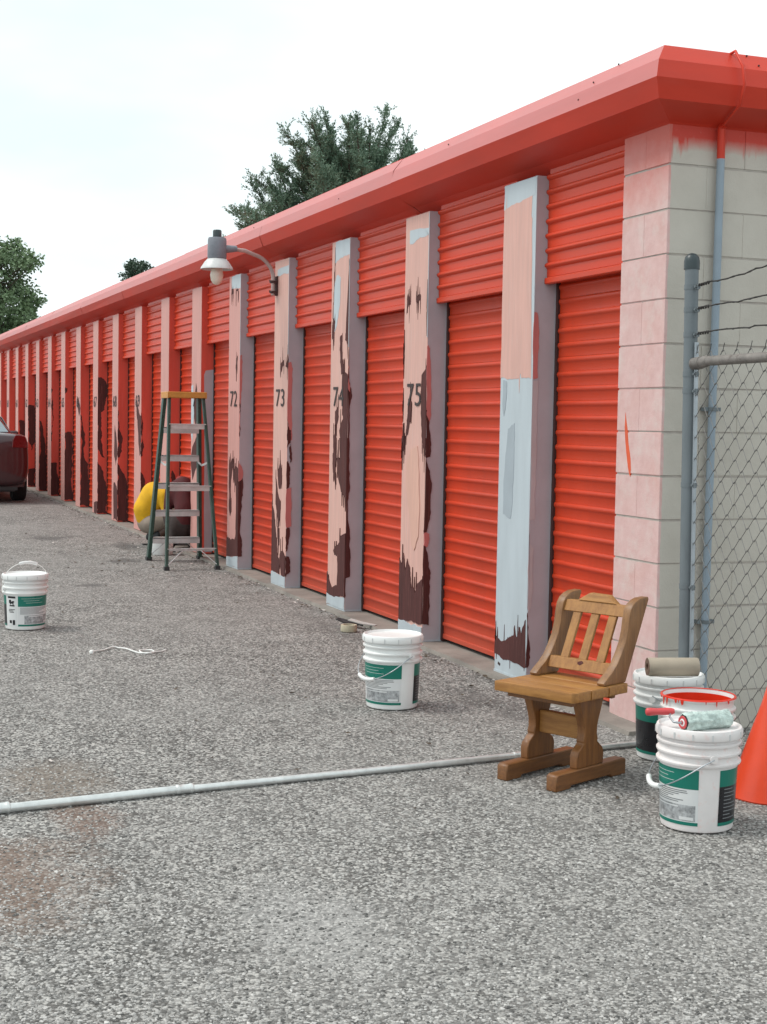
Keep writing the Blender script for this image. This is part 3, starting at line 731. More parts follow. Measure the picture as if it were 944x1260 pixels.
# roll-up doors --------------------------------------------------------------
PITCH = .0775
def slat_prof(dep): return [(0.004, 0), (0, 0), (0, .044), (-.5 * dep, .0495), (-.92 * dep, .056), (-dep, .0625), (-.85 * dep, .069), (-.4 * dep, .0745), (0, .0768), (.004, .0768)]
def slat_into(b, L, dep, z=0.0, x=0.0, y=0.0):
    pr = slat_prof(dep); n = len(pr)
    b.add([(x, y + q, z + r) for q, r in pr] + [(x + L, y + q, z + r) for q, r in pr],
          [tuple(range(n))[::-1], tuple(range(n, 2 * n))] + [(i, (i + 1) % n, n + (i + 1) % n, n + i) for i in range(n)])
    return b
cache = {}
def slat_mesh(L, dep, mt):
    key = (round(L, 3), dep, mt.name)
    if key not in cache: cache[key] = slat_into(MB(), L, dep).mesh('slat', mt, smooth=50)
    return cache[key]
for k in range(-1, NP):
    if k == -1: xa, xb = X0 + WP, -.3995
    else: xa, xb = X0 - BAY * (k + 1) + WP, X0 - BAY * k
    if k == NP - 1: break
    L = xb - xa; zs = zb(xa) + .022; near = k <= 4
    gb = MB()
    gb.bb((xa, DY - .012, zs - .02), (xa + .022, DY + .06, 2.5)); gb.bb((xb - .016, DY - .008, zs - .02), (xb, DY + .06, 2.5))
    gb.bb((xa, DY + .055, zs - .02), (xb, DY + .075, 2.7))
    d = gb.build('roll_up_door', DARKGAP, bld)
    x0s = xa + .026; Ls = L - .046
    nsl = 28; cur = MB()
    for i in range(nsl):
        z = zs + .028 + i * PITCH
        if near:
            link('slat', slat_mesh(Ls, .0085, RED), d, (x0s, DY + random.uniform(-.0012, .0012), z), (random.uniform(-.01, .01), 0, random.uniform(-.0012, .0012)))
        else: slat_into(cur, Ls, .0095, z, x0s, DY)
    if not near: tag(cur.build('slat_curtain', RED, d, smooth=50), kind='stuff')
    bt = MB(); bt.bb((x0s, DY - .008, zs - .004), (x0s + Ls, DY + .012, zs + .028)); bt.build('bottom_bar', RED, d, bevel=.004)
    hd = MB(); hx = x0s + Ls - .17
    hd.prism([(0, 0), (.11, 0), (.13, .03), (.12, .045), (-.01, .045), (-.02, .03)], lambda a, b, t: (hx + a, DY - .055 + b, zs + .004 + t + .15 * (b) * .2), 0, .009)
    hd.build('pull_handle', RED, d, bevel=.002)
    # header cover
    zh = 2.185
    hb = MB()
    hb.bb((xa + .002, PY + .006, zh), (xb - .002, DY + .05, ZT + .05))
    h = hb.build('door_header', HEADRED, bld)
    cur = MB(); nh = 7
    lip = MB(); lip.bb((xa + .001, PY - .016, zh - .012), (xb - .001, PY + .02, zh + .022)); lip.build('header_lip', HEADRED, h, bevel=.005)
    for i in range(nh):
        z = zh + .026 + i * PITCH
        if near: link('slat', slat_mesh(L - .003, .015, HEADRED), h, (xa + .0015, PY + random.uniform(-.001, .001), z), (random.uniform(-.008, .008), 0, 0))
        else: slat_into(cur, L - .003, .015, z, xa + .0015, PY)
    if not near: tag(cur.build('slat_curtain', HEADRED, h, smooth=50), kind='stuff')

# ------------------------------------------------------------------ wall lamp on the pillar numbered 73
lx = -5.955
lamp = tag(empty('wall_lamp', (lx, FY, 2.47)), 'grey gooseneck yard lamp with bare bulb reaching out from the pillar numbered 73', 'lamp')
def LP(o): o.location = (-lx, -FY, -2.47) if False else o.location; return o
def lb(mb, name, m, **kw):
    mb.v = [(p[0] - lx, p[1] - FY, p[2] - 2.47 + .055 * min(1, max(0, (-p[1] - .09) / .3))) for p in mb.v]
    return mb.build(name, m, lamp, **kw)
b = MB(); path = [(lx - .07, -.085, 2.46), (lx - .07, -.085, 2.60)]
for i in range(1, 9):
    a = i / 8 * math.pi / 2
    path.append((lx - .07 + .02 * i / 8, -.085 - .17 * (1 - math.cos(a)), 2.60 + .155 * math.sin(a)))
path += [(lx - .03, -.34, 2.765), (lx - .01, -.47, 2.763)]
b.tube(path, .017, 12); lb(b, 'arm', ARMP, smooth=50)
b = MB(); b.bb((lx - .10, FY - .012, 2.46), (lx - .04, FY, 2.62)); b.bb((lx - .095, -.11, 2.475), (lx - .045, FY - .01, 2.495)); b.bb((lx - .095, -.11, 2.56), (lx - .045, FY - .01, 2.58))
for zz in (2.485, 2.57): b.tube([(lx - .02, -.075, zz - .02), (lx - .03, -.105, zz), (lx - .07, -.115, zz + .01), (lx - .11, -.10, zz)], .006, 6)
lb(b, 'wall_bracket', DARKGAP, bevel=.002)
hx, hy = lx, -.585
ZL = .055
b = MB(); b.tube([(hx, -.42, 2.765), (hx, -.53, 2.755)], [.024, .036], 12); lb(b, 'neck', LAMPG, smooth=50)
b = MB(); b.lathe([(0, 2.675), (.074, 2.675), (.078, 2.683), (.076, 2.83), (.070, 2.845), (.03, 2.85), (0, 2.85)], 28, (hx, hy, 0)); lb(b, 'housing', LAMPG, smooth=40)
b = MB(); b.lathe([(0, 2.848), (.036, 2.848), (.036, 2.90), (.030, 2.908), (0, 2.908)], 20, (hx, hy, 0)); lb(b, 'photocell', DARKLID, smooth=40)
b = MB(); b.lathe([(.06, 2.676), (.078, 2.672), (.10, 2.648), (.128, 2.606), (.134, 2.590), (.130, 2.588), (.122, 2.606), (.095, 2.643), (.066, 2.664), (0, 2.665)], 32, (hx, hy, 0)); lb(b, 'reflector', LAMPW, smooth=50)
b = MB(); b.lathe([(.028, 2.664), (.03, 2.635), (.046, 2.59), (.054, 2.545), (.048, 2.50), (.028, 2.470), (0, 2.460)], 20, (hx, hy, 0)); lb(b, 'bulb', LAMPB, smooth=60)

# ------------------------------------------------------------------ conduit on the end wall
cd = tag(empty('conduit_pipe', (.03, .25, 0)), 'thin pale blue grey conduit climbing the end wall behind the mesh fence', 'conduit')
b = MB(); b.tube([(0, -.006, .02), (0, -.004, .4), (0, 0, 1.5), (0, .005, 2.655)], .0185, 14); b.build('lower_pipe', CONDM, cd, smooth=50)
b = MB(); b.tube([(0, .005, 2.655), (0, .004, 2.79), (.01, .003, 2.802)], .0185, 14); b.build('upper_pipe', FASC, cd, smooth=50)
b = MB(); b.tube([(.0, .003, 2.795), (.03, .0, 2.808), (.158, -.006, 2.868), (.192, -.008, 2.954), (.172, -.008, 3.037), (.110, -.008, 3.116), (.03, -.008, 3.108)], .0065, 10)
b.build('drop_cable', FASC, cd, smooth=50)
for z in (.52, 1.51):
    b = MB(); b.bb((-.028, -.045, z - .009), (.003, .045, z + .009)); b.lathe([(.0225, z - .009), (.0225, z + .009)], 14, (0, 0, 0)); b.build('clamp', GALVB, cd)

# ------------------------------------------------------------------ chain link fence, running out from the corner
P0, P1 = V((.317, -.032, -.05)), V((.197, .012, 2.17))
fx = V((.99, .02, 0)).normalized()
fen = tag(empty('chain_link_fence', (.31, -.03, 0)), 'galvanised chain link fence topped with three strands of barbed wire beside the grey end wall', 'fence')
fo = V((.31, -.03, 0))
def FB(mb, name, m, **kw):
    mb.v = [tuple(V(p) - fo) for p in mb.v]
    return mb.build(name, m, fen, **kw)
def fp(s, z, y=0): return P0 + (P1 - P0) * ((z + .05) / 2.22) * (1 - s / 2.5 if s < 2.5 else 0) + fx * s + V((0, y, 0)) * 1 + V((0, 0, 0 if s < 1e9 else 0)) - V((0, 0, 0)) if False else V((P0.x + (P1.x - P0.x) * (z + .05) / 2.22, P0.y + (P1.y - P0.y) * (z + .05) / 2.22 + y, z)) + fx * s
for e in (0, 2.55):
    b = MB(); b.tube([fp(e, -.05), fp(e, 1.0), fp(e, 2.165)], .0305, 20); po = FB(b, 'fence_post', GALVB, smooth=50)
    b = MB(); b.lathe([(.035, -.04), (.035, -.005), (.031, .014), (.018, .028), (0, .033)], 20, fp(e, 2.165)); b.v = [tuple(V(p) - fo) for p in b.v]; b.build('post_cap', DARKLID, po, smooth=50)
    for z in (2.045, 1.945, 1.835, 1.66, 1.585, 1.17, .72, .28):
        b = MB(); b.lathe([(.0325, -.011), (.0325, .011), (.0305, .011)], 18, fp(e, z)); q = fp(e, z) + fx * (.045 if e == 0 else -.045); b.box(q, (.035, .008, .022)); b.tube([q + V((0, -.014, 0)), q + V((0, .014, 0))], .006, 6)
        FB(b, 'tension_band', GALVB, smooth=40)
b = MB(); b.bar(fp(.048, .1), fp(.048, 1.80), .005, .018, up=(0, 1, 0)); FB(b, 'tension_bar', GALV)
b = MB(); b.tube([fp(.03, 1.705), fp(.09, 1.71)], .028, 14); b.tube([fp(.09, 1.71), fp(.13, 1.715), fp(.14, 1.715)], [.026, .025, .022], 14); FB(b, 'rail_end', RUST, smooth=50)
b = MB(); b.tube([fp(.12, 1.715), fp(1.3, 1.722), fp(2.53, 1.722)], .0215, 14); FB(b, 'top_rail', RUST, smooth=50)
rw = random.Random(4)
for z, dz in ((2.045, .045), (1.945, .03), (1.835, .022)):
    b = MB(); pth = []
    for i in range(64):
        s = .035 + 2.5 * i / 63
        pth.append(fp(s, z + dz * min(1, s / .5) + .008 * math.sin(s * 9 + z * 7) * min(1, s * 3)) + V((0, rw.uniform(-.002, .002), rw.uniform(-.003, .003))))
    b.tube(pth, .0034, 5)
    pth2 = [p + V((0, .0035 * math.sin(i * 2.2), .0035 * math.cos(i * 2.2))) for i, p in enumerate(pth)]
    b.tube(pth2, .0024, 4)
    cs = []
    for i in range(26):      # the wire wrapped back round itself at the post
        s = .03 + .11 * i / 25; cs.append(fp(s, z + dz * s * 2 + .006 * math.cos(i * 1.5), .006 * math.sin(i * 1.5)))
    b.tube(cs, .0034, 5)
    for s in [.9 + .127 * j for j in range(12)]:
        c = fp(s, z + dz * min(1, s / .5) + .008 * math.sin(s * 9 + z * 7) * min(1, s * 3))
        for a in (.6, 2.4): b.tube([c + V((math.cos(a) * .0, -.022 * math.sin(a), -.022 * math.cos(a))), c + V((.004, .022 * math.sin(a), .022 * math.cos(a)))], .0016, 4)
    FB(b, 'barbed_wire', WIRE)
b = MB(); Wd, Hd = .098, .0935
for i in range(0, 51):
    pth = []; s0 = .05 + i * Wd / 2
    zt = 1.755
    nn = int((zt - .06) / (Hd / 2))
    for j in range(nn + 1):
        z = zt - j * Hd / 2; on = (j + i) % 2
        s = s0 + (Wd / 2 if on else 0)
        for q in (-.16, .16):
            zz = z + q * Hd * .25
            pth.append(fp(min(s + (-.004 if on else .004) * (1 if True else 0), 2.53), zz, (.0035 if q > 0 else -.0035)))
    if s0 > 2.5: break
    b.tube(pth, .0018, 4, cap=False)
    b.tube([fp(s0 + (0 if (i % 2) == 0 else Wd / 2), 1.755), fp(s0 + (0 if (i % 2) == 0 else Wd / 2) + .006, 1.79, .004)], .0017, 4)
FB(b, 'mesh_fabric', MESHW)

# ------------------------------------------------------------------ buckets
def bk_r(z): return .1285 + (.1405 - .1285) * z / .30
def make_bucket(loc, rz, label, lid=True, red=False, bail='down', tilt=0):
    r = tag(empty('paint_bucket', (loc[0], loc[1], loc[2] + .004), rz), label, 'bucket', 'five gallon paint buckets')
    wm = PINKPLAS if label.startswith('splash') else WPLAS
    b = MB()
    pf = [(0, 0), (.121, 0), (.1265, .004), (.1283, .012)]
    pf += [(bk_r(z), z) for z in (.1, .2, .226)]
    for z in (.238, .272, .306):
        pf += [(.1375, z - .005), (.1475, z - .002), (.1495, z + .002), (.1492, z + .007), (.1395, z + .012), (.1385, z + .022)]
    if lid: pf += [(.140, .345), (0, .345)]
    else: pf += [(.143, .345), (.148, .347), (.1495, .353), (.146, .357), (.141, .355), (.138, .343), (.130, .10), (0, .10)]
    b.lathe(pf, 56); b.build('bucket_body', wm, r, smooth=35)
    if lid:
        b = MB(); b.lathe([(.1455, .329), (.1515, .330), (.153, .335), (.1525, .354), (.149, .363), (.142, .3655), (.139, .362), (.135, .3555), (.130, .354), (.05, .3535), (0, .3535)], 64)
        b.build('lid', wm, r, smooth=35)
        b = MB()
        for j in range(14):
            a = j / 14 * 2 * math.pi + .2
            b.box((.1530 * math.cos(a), .1530 * math.sin(a), .3435), (.004, .005, .022), Matrix.Rotation(a, 3, 'Z'))
        tag(b.build('lid_notches', mat_notch, r), kind='stuff')
    else:
        b = MB(); b.lathe([(.1385, .335), (.1375, .340), (.1315, .12), (.1305, .101), (0, .101)], 48); b.build('paint_inside', REDPAINT if red else WPLAS, r, smooth=40)
        b = MB(); rd = random.Random(2)
        for j in range(20):
            a = rd.random() * 6.28; l = rd.uniform(.006, .034); w = rd.uniform(.002, .008)
            for (rr, z1) in ((.1500, .355),):
                b.prism([(-w, 0), (w, 0), (w * .7, -l * .7), (0, -l), (-w * .6, -l * .6)], lambda p, q, t: ((rr + t) * math.cos(a + p / rr), (rr + t) * math.sin(a + p / rr), z1 + q), 0, .0009)
        b.lathe([(.1395, .3565), (.144, .359), (.148, .358), (.1508, .353)], 48)
        b.build('paint_drips', REDPAINT, r, smooth=40)
    # printed label, wrapped on the wall of the pail
    def patch(mb, a0, a1, z0, z1, m, lift):
        k = max(1, int(abs(a1 - a0) / 5)); vs = []; fs = []
        for i in range(k + 1):
            a = math.radians(a0 + (a1 - a0) * i / k)
            for z in (z0, z1):
                rr = bk_r(z) + lift; vs.append((rr * math.cos(a), rr * math.sin(a), z))
        for i in range(k): fs.append((2 * i, 2 * i + 2, 2 * i + 3, 2 * i + 1))
        mb.add(vs, fs, m)
    lb_ = MB(); mats_ = [WHITEL, GREEN, GREYL, BLACKL, TEXTG]
    l1, l2 = .0006, .0011
    patch(lb_, -90, 21, .028, .224, 0, l1)
    patch(lb_, -90, 21, .156, .225, 1, l2); patch(lb_, -90, 21, .026, .038, 1, l2)
    patch(lb_, -72, 17, .041, .098, 2, l2)
    rl = random.Random(6)
    for i in range(7):
        z = .147 - i * .0068
        patch(lb_, -84, -84 + rl.uniform(55, 96), z, z + .0030, 4, l2)
    for i in range(3):
        z = .208 - i * .014
        patch(lb_, -80 + i * 6, -20 + rl.uniform(-20, 10), z, z + .0014, 0, .0015)
    patch(lb_, -8, 14, .045, .056, 0, .0015); patch(lb_, -60, -10, .088, .093, 0, .0015)
    patch(lb_, -126, -93, .028, .225, 0, l1)
    patch(lb_, -123, -97, .210, .223, 3, l2)
    for a0, a1, z0, z1 in ((-119, -111, .20, .224), (-113, -103, .196, .212), (-108, -101, .205, .216), (-117, -100, .176, .186), (-120, -99, .150, .155), (-120, -104, .140, .145), (-118, -102, .13, .135), (-118, -110, .05, .072), (-107, -99, .038, .075), (-116, -112, .19, .2), (-106, -103, .186, .2)):
        patch(lb_, a0, a1, z0 * .89, z1 * .89, 3, l2)
    patch(lb_, 53, 228, .028, .166, 3, l2); patch(lb_, 53, 228, .166, .225, 1, l2); patch(lb_, 53, 228, .026, .038, 1, .0014)
    for i in range(9):
        z = .155 - i * .013; a = 62
        patch(lb_, a, a + rl.uniform(14, 34), z, z + .003, 4, .0015); patch(lb_, a + 60, a + 60 + rl.uniform(20, 60), z, z + .003, 4, .0015)
    lb_.build('label_print', mats_, r, fixn=False)
    # ears and wire bail
    be = math.radians(40)
    for sgn in (0, math.pi):
        ear = MB()
        a = be + sgn; c = V((math.cos(a), math.sin(a), 0))
        ear.tube([c * .138 + V((0, 0, .268)), c * .156 + V((0, 0, .268))], .014, 14); ear.build('bail_ear', wm, r, smooth=40)
    A = V((math.cos(be) * .156, math.sin(be) * .156, .268)); B = V((-A.x, -A.y, .285))
    pth = []
    out_ = V((math.sin(be), -math.cos(be), 0))
    for i in range(25):
        th = math.pi * i / 24; base = A * (math.cos(th) * .5 + .5) + B * (.5 - math.cos(th) * .5)
        if bail == 'down': off = out_ * .172 * math.sin(th) ** .8 + V((0, 0, -.125 * math.sin(th)))
        else: off = out_ * .06 * math.sin(th) + V((0, 0, .165 * math.sin(th) ** .8))
        pth.append(base + off)
    wb = MB(); wb.tube(pth, .0022, 6); bl = wb.build('bail', CORD if bail == 'up' else GALV, r, smooth=60)
    MB().tube(pth[9:16], .010, 10).build('grip', WPLAS, bl, smooth=50)
    return r
mat_notch = mat('lid_shadow_plastic', (.60, .61, .61), .5, .05)

FBP = (1.42, -.676, 0)
BBP = (.44, -.196, 0)
OBP = (.885, -.335, 0)
MBP = (-0.933, -0.941, 0.003)
LBP = (-4.059, -2.350, 0.014)
def aim(loc, deg): return math.atan2(-3.6 - loc[1], 5.894 - loc[0]) + math.radians(deg)
fb = FBP
make_bucket(fb, aim(fb, -19), 'splashed white paint bucket nearest the camera with a paint roller on its lid')
bb_ = BBP
make_bucket(bb_, aim(bb_, -231 - 14), 'white paint bucket at the wall corner with a brown paper tube on its lid')
ob = OBP
make_bucket(ob, aim(ob, 170), 'open white bucket lined with wet red paint behind the paint roller', lid=False, red=True)
mb_ = MBP
make_bucket(mb_, aim(mb_, -1), 'closed white paint bucket standing alone in front of pillar 75')
lb2 = LBP
make_bucket(lb2, aim(lb2, 70), 'white paint bucket with its handle raised at the left edge of the drive', bail='up')

# roller resting on the front bucket
a = V((1.468, -.772, .388)); bpt = V((1.450, -.575, .388)); ax = (bpt - a).normalized()
rol = tag(empty('paint_roller', tuple(a)), 'paint roller with fluffy pale green sleeve and red handle lying on the front bucket', 'paint roller')
q = ax.to_track_quat('Z', 'Y').to_matrix()
b = MB(); nz_, na = 46, 40; Ln = (bpt - a).length
vs = []; fs = []
rr = random.Random(9)
for i in range(nz_):
    t = i / (nz_ - 1)
    for j in range(na):
        an = j / na * 2 * math.pi
        p = V((math.cos(an), math.sin(an), t * Ln * 14))
        R_ = .0315 + .0055 * noise.noise(V((p.x * 3, p.y * 3, p.z * .9))) + .005 * noise.noise(V((p.x * 9, p.y * 9, p.z * 3))) + rr.uniform(-.0016, .0016)
        if i in (0, nz_ - 1): R_ *= .86
        vs.append(q @ V((R_ * math.cos(an), R_ * math.sin(an), t * Ln)))
for i in range(nz_ - 1):
    for j in range(na): fs.append((i * na + j, i * na + (j + 1) % na, (i + 1) * na + (j + 1) % na, (i + 1) * na + j))
b.add(vs, fs); b.build('roller_sleeve', NAP, rol, smooth=80)
b = MB(); b.lathe([(.022, -.001), (.0235, -.004), (.022, -.007), (.014, -.006), (.014, -.003)], 24, (0, 0, 0), q); b.lathe([(.008, -.008), (0, -.009)], 12, (0, 0, 0), q); e1 = b.build('end_cap', REDH, rol, smooth=50)
b = MB(); b.lathe([(.018, -.004), (.010, -.007), (0, -.008)], 20, (0, 0, 0), q); b.lathe([(.026, Ln + .001), (0, Ln + .003)], 20, (0, 0, 0), q); b.build('sleeve_core', WPLAS, rol, smooth=50)
side = V((-ax.y, ax.x, 0))
b = MB(); b.tube([ax * -.005, ax * -.02, ax * -.028 + side * .02, ax * -.02 + side * .055 + V((0, 0, .012)), ax * .0 + side * .075 + V((0, 0, .024))], .004, 8); b.build('roller_frame', GALV, rol, smooth=60)
h0 = ax * .01 + side * .070 + V((0, 0, .026)); h1 = h0 + (-ax * .9 + side * .25).normalized() * .105 + V((0, 0, .0))
b = MB(); hs = [h0 + (h1 - h0) * t for t in (0, .08, .3, .6, .85, .97, 1)]; b.tube(hs, [.009, .012, .0135, .012, .0145, .013, .008], 14); b.build('handle', REDH, rol, smooth=60)

# paper tube on the back bucket
t0, t1 = V((.475, -.325, .4045)), V((.535, -.115, .405))
tb = tag(empty('paper_tube', tuple(t0)), 'brown kraft paper tube lying across the lid of the corner bucket', 'tube')
q = (t1 - t0).normalized().to_track_quat('Z', 'Y').to_matrix(); Lt = (t1 - t0).length
b = MB(); b.lathe([(.016, 0), (.0385, 0), (.0395, .002), (.0395, Lt - .002), (.0385, Lt), (.016, Lt)], 32, (0, 0, 0), q); b.build('paper_roll', TUBEM, tb, smooth=40)
b = MB(); b.lathe([(.0385, -.0007), (.027, -.0012), (.017, -.001), (.0155, .004), (.0155, .12), (0, .12)], 28, (0, 0, 0), q); b.build('tube_core', TUBEIN, tb, smooth=40)

# ------------------------------------------------------------------ cone, pipe, cord, tape
cn = tag(empty('traffic_cone', (1.140, -0.157, 0.000)), 'orange red plastic cone at the right edge beside the front bucket', 'cone')
b = MB(); b.lathe([(.163, .0), (.166, .006), (.163, .012), (.100, .205), (.045, .37), (.026, .44), (.020, .447), (.015, .44), (.03, .37), (.15, .012), (.15, 0)], 56); b.build('cone_body', CONEM, cn, smooth=40)

PIPE = [(.60, -3.55), (.545, -3.015), (.455, -2.322), (.293, -.827), (.215, -.10)]
pp = tag(empty('steel_pipe', (.545, -3.015, 0)), 'long galvanised steel pipe with couplings lying across the gravel in the foreground', 'pipe')
def PB(mb, name, m, **kw):
    mb.v = [(p[0] - .545, p[1] + 3.015, p[2]) for p in mb.v]; return mb.build(name, m, pp, **kw)
for i in range(len(PIPE) - 1):
    rr = (.0165, .0165, .0140, .0125)[i]
    b = MB(); b.tube([(PIPE[i][0], PIPE[i][1], rr + .003), ((PIPE[i][0] + PIPE[i + 1][0]) / 2, (PIPE[i][1] + PIPE[i + 1][1]) / 2, rr + .002), (PIPE[i + 1][0], PIPE[i + 1][1], rr + .003)], rr, 16); PB(b, 'pipe_section', PIPEM, smooth=50)
for i, (f, rr) in enumerate(((1, .0205), (2, .0185), (3, .016))):
    p = V((PIPE[f][0], PIPE[f][1], rr + .001)); d = (V(PIPE[f]) - V(PIPE[f - 1])).normalized(); d3 = V((d.x, d.y, 0))
    b = MB(); b.tube([p - d3 * .034, p - d3 * .031, p - d3 * .022, p - d3 * .019, p + d3 * .019, p + d3 * .022, p + d3 * .031, p + d3 * .034], [rr * .93, rr * 1.04, rr * 1.04, rr * .95, rr * .95, rr * 1.04, rr * 1.04, rr * .93], 18); PB(b, 'coupling', PIPEM, smooth=40)

b = MB(); cp = [(-2.923, -2.101), (-2.99, -2.03), (-3.074, -1.941), (-3.03, -1.90), (-2.86, -1.84), (-2.80, -1.78), (-2.85, -1.74), (-2.93, -1.765), (-2.89, -1.82), (-2.80, -1.79), (-2.86, -1.70), (-2.904, -1.651)]
sp = []
for i in range(len(cp) - 1):
    p0, p1, p2, p3 = [V(cp[min(max(i + k, 0), len(cp) - 1)]) for k in (-1, 0, 1, 2)]
    for j in range(6):
        t = j / 6
        sp.append(.5 * ((2 * p1) + (p2 - p0) * t + (2 * p0 - 5 * p1 + 4 * p2 - p3) * t * t + (3 * p1 - p0 - 3 * p2 + p3) * t ** 3))
cpath = [(p.x, p.y, gz(p.x) + .008 + .003 * math.sin(i * .7)) for i, p in enumerate(sp)]
b.tube(cpath, .0048, 8); b.lathe([(0, -.012), (.014, -.008), (.016, .004), (.009, .012), (0, .014)], 10, cpath[0])
tag(b.build('cord', CORD, smooth=60), 'white knotted cord lying loose on the gravel', 'cord')
b = MB(); b.lathe([(.038, 0), (.054, 0), (.055, .003), (.055, .041), (.054, .044), (.038, .044), (.038, 0)], 28); tp = b.build('tape_roll', TAPE, smooth=40, loc=(-3.40, -.30, .016))
tag(tp, 'roll of cream masking tape on the gravel before pillar 74', 'tape roll')
b = MB(); b.prism([(-.12, -.02), (-.03, -.035), (.05, -.015), (.11, -.02), (.12, .0), (.05, .03), (.0, .02), (-.05, .035), (-.11, .01)], lambda a, c, t: (a, c, t + .02 * math.sin(a * 18) ** 2), 0, .008)
sr = b.build('dark_rag', BLK, loc=(-3.60, -.22, .03), rot=(0, .1, .5)); tag(sr, 'small dark crumpled rag on the slab edge below pillar 74', 'rag')
b = MB(); b.prism([(-.10, -.02), (.0, -.03), (.09, -.005), (.10, .02), (.0, .012), (-.09, .02)], lambda a, c, t: (a, c, t + .03 * a), 0, .006)
sr = b.build('paper_scrap', mat('dirty_white_paper', (.45, .44, .42), .8), loc=(-3.52, -.16, .05), rot=(.2, .2, .9)); tag(sr, 'grey white scrap of paper lying on the dark rag', 'paper scrap')

def blob(name, loc, s, m, seed, label, cat):
    me = bpy.data.meshes.new(name); bm = bmesh.new(); bmesh.ops.create_icosphere(bm, subdivisions=3, radius=1)
    for v in bm.verts:
        n1 = noise.noise(v.co * 1.6 + V((seed, 0, 0))); n2 = abs(noise.noise(v.co * 4 + V((0, seed, 0))))
        v.co *= 1 + .35 * n1 - .45 * n2
        v.co = V((v.co.x * s[0], v.co.y * s[1], max(v.co.z * s[2], -s[2] * .55)))
    bm.to_mesh(me); bm.free(); me.materials.append(m); me.polygons.foreach_set('use_smooth', [True] * len(me.polygons))
    o = link(name, me, None, loc); tag(o, label, cat); return o
m_, t_, b_ = newmat('clear_crumpled_plastic')
b_.inputs['Base Color'].default_value = (.78, .80, .84, 1); b_.inputs['Roughness'].default_value = .15; b_.inputs['Transmission Weight'].default_value = .35
CLEARP = m_
blob('plastic_bag', (1.36, -.245, .03), (.06, .07, .05), CLEARP, 3.1, 'crumpled clear plastic bag in front of the orange cone', 'plastic bag')
blob('plastic_wrapper', (.90, -.10, .05), (.05, .05, .08), CLEARP, 7.7, 'crumpled bluish white wrapper between front bucket and cone', 'wrapper')

# ------------------------------------------------------------------ wooden chair
def wood_mat(name, base, dark, axis):
    m, t, b = newmat(name)
    st = [9, 9, 9]; st[axis] = .8
    o = t.nodes.new('ShaderNodeTexCoord').outputs['Object']
    n1 = noise_n(t, 7, 6, .6, vec=o, stretch=st); n2 = noise_n(t, 30, 5, .7, vec=o, stretch=st); n3 = noise_n(t, 6, 4, .6, vec=o)
    c = ramp(t, n1, .32, .68, dark, base)
    c = mixc(t, ramp(t, n2, .52, .68, (0, 0, 0), (.45,) * 3), c, [v * .55 for v in dark])
    c = mixc(t, ramp(t, n3, .52, .72, (0, 0, 0), (.5,) * 3), c, [v * 1.15 for v in base])
    t.links.new(c, b.inputs['Base Color']); b.inputs['Roughness'].default_value = .42
    t.links.new(math_n(t, 'MULTIPLY_ADD', n1, .3, .30), b.inputs['Roughness'])
    bump_n(t, b, n2, .12, .003); return m
WX = wood_mat('honey_pine_across', (.40, .190, .050), (.27, .115, .027), 0)
WY = wood_mat('brown_pine_deep', (.23, .098, .030), (.135, .054, .019), 1)
WZ = wood_mat('brown_pine_up', (.26, .108, .030), (.15, .058, .018), 2)
WS = wood_mat('weathered_pine_post', (.285, .140, .052), (.17, .078, .030), 2)
WB = wood_mat('honey_pine_back', (.38, .180, .048), (.26, .110, .027), 2)
ch = tag(empty('wooden_chair', (.65, -.83, 0), math.radians(25.5)), 'small honey brown wooden chair with slatted back and trestle legs on the gravel', 'chair')
SH = .394; rc = random.Random(12)
# seat of three glued planks, worn front corner
pl = [(-.178, -.062), (-.0605, .058), (.0595, .188)]
for i, (y0, y1) in enumerate(pl):
    xa, xb = -.198 + (.012 if i == 2 else 0), .198
    pts = [(xa, y0), (xb - (.010 if i == 0 else 0), y0), (xb, y0 + (.016 if i == 0 else .0)), (xb + rc.uniform(-.002, .002), (y0 + y1) / 2), (xb - .002, y1), (xa, y1)]
    MB().prism(pts, lambda a, b, t: (a, b, t), SH - .040, SH + rc.uniform(-.0008, .0008)).build('seat_plank', WX, ch, bevel=.005, seg=2, smooth=40)
for i, xx in enumerate((-.135, .112)):
    b = MB(); b.prism([(-.195, .0), (-.105, .0), (-.095, .012), (.165, .012), (.175, .0), (.275, .0), (.275, .062), (.262, .068), (-.182, .068), (-.195, .060)], lambda a, c, t: (t, a, c), xx - .026, xx + .026)
    b.build('runner', WY, ch, bevel=.004, smooth=40)
    half = [(.088, .068), (.090, .115), (.082, .135), (.060, .152), (.046, .165), (.050, .172), (.042, .195), (.043, .225), (.050, .25), (.066, .29), (.082, .335), (.084, .355)]
    pts = [(.035 + h, z) for h, z in half] + [(.035 - h, z) for h, z in half[::-1]]
    MB().prism(pts, lambda a, c, t: (t, a, c), xx - .019, xx + .019).build('leg', WZ, ch, bevel=.003, smooth=40)
MB().bb((-.117, .018, .170), (.094, .050, .262)).build('stretcher', WX, ch, bevel=.003)
MB().bb((-.16, -.14, SH - .062), (.16, -.115, SH - .041)).build('seat_batten', WY, ch, bevel=.003)
MB().bb((-.16, .13, SH - .062), (.16, .155, SH - .041)).build('seat_batten', WY, ch, bevel=.003)
def rear(z): return .19 + .155 * (z - SH) / .335
fr = [(SH + z * .905, y * .96) for z, y in ((0, .045), (.012, .040), (.03, .062), (.06, .105), (.09, .135), (.13, .162), (.18, .19), (.23, .205), (.28, .212), (.32, .222), (.345, .240), (.362, .270), (.370, .298))]
pts = [(y, z) for z, y in fr] + [(rear(SH + .337) - .008, SH + .337), (rear(SH + .326), SH + .326), (rear(SH + .2), SH + .2), (rear(SH), SH)]
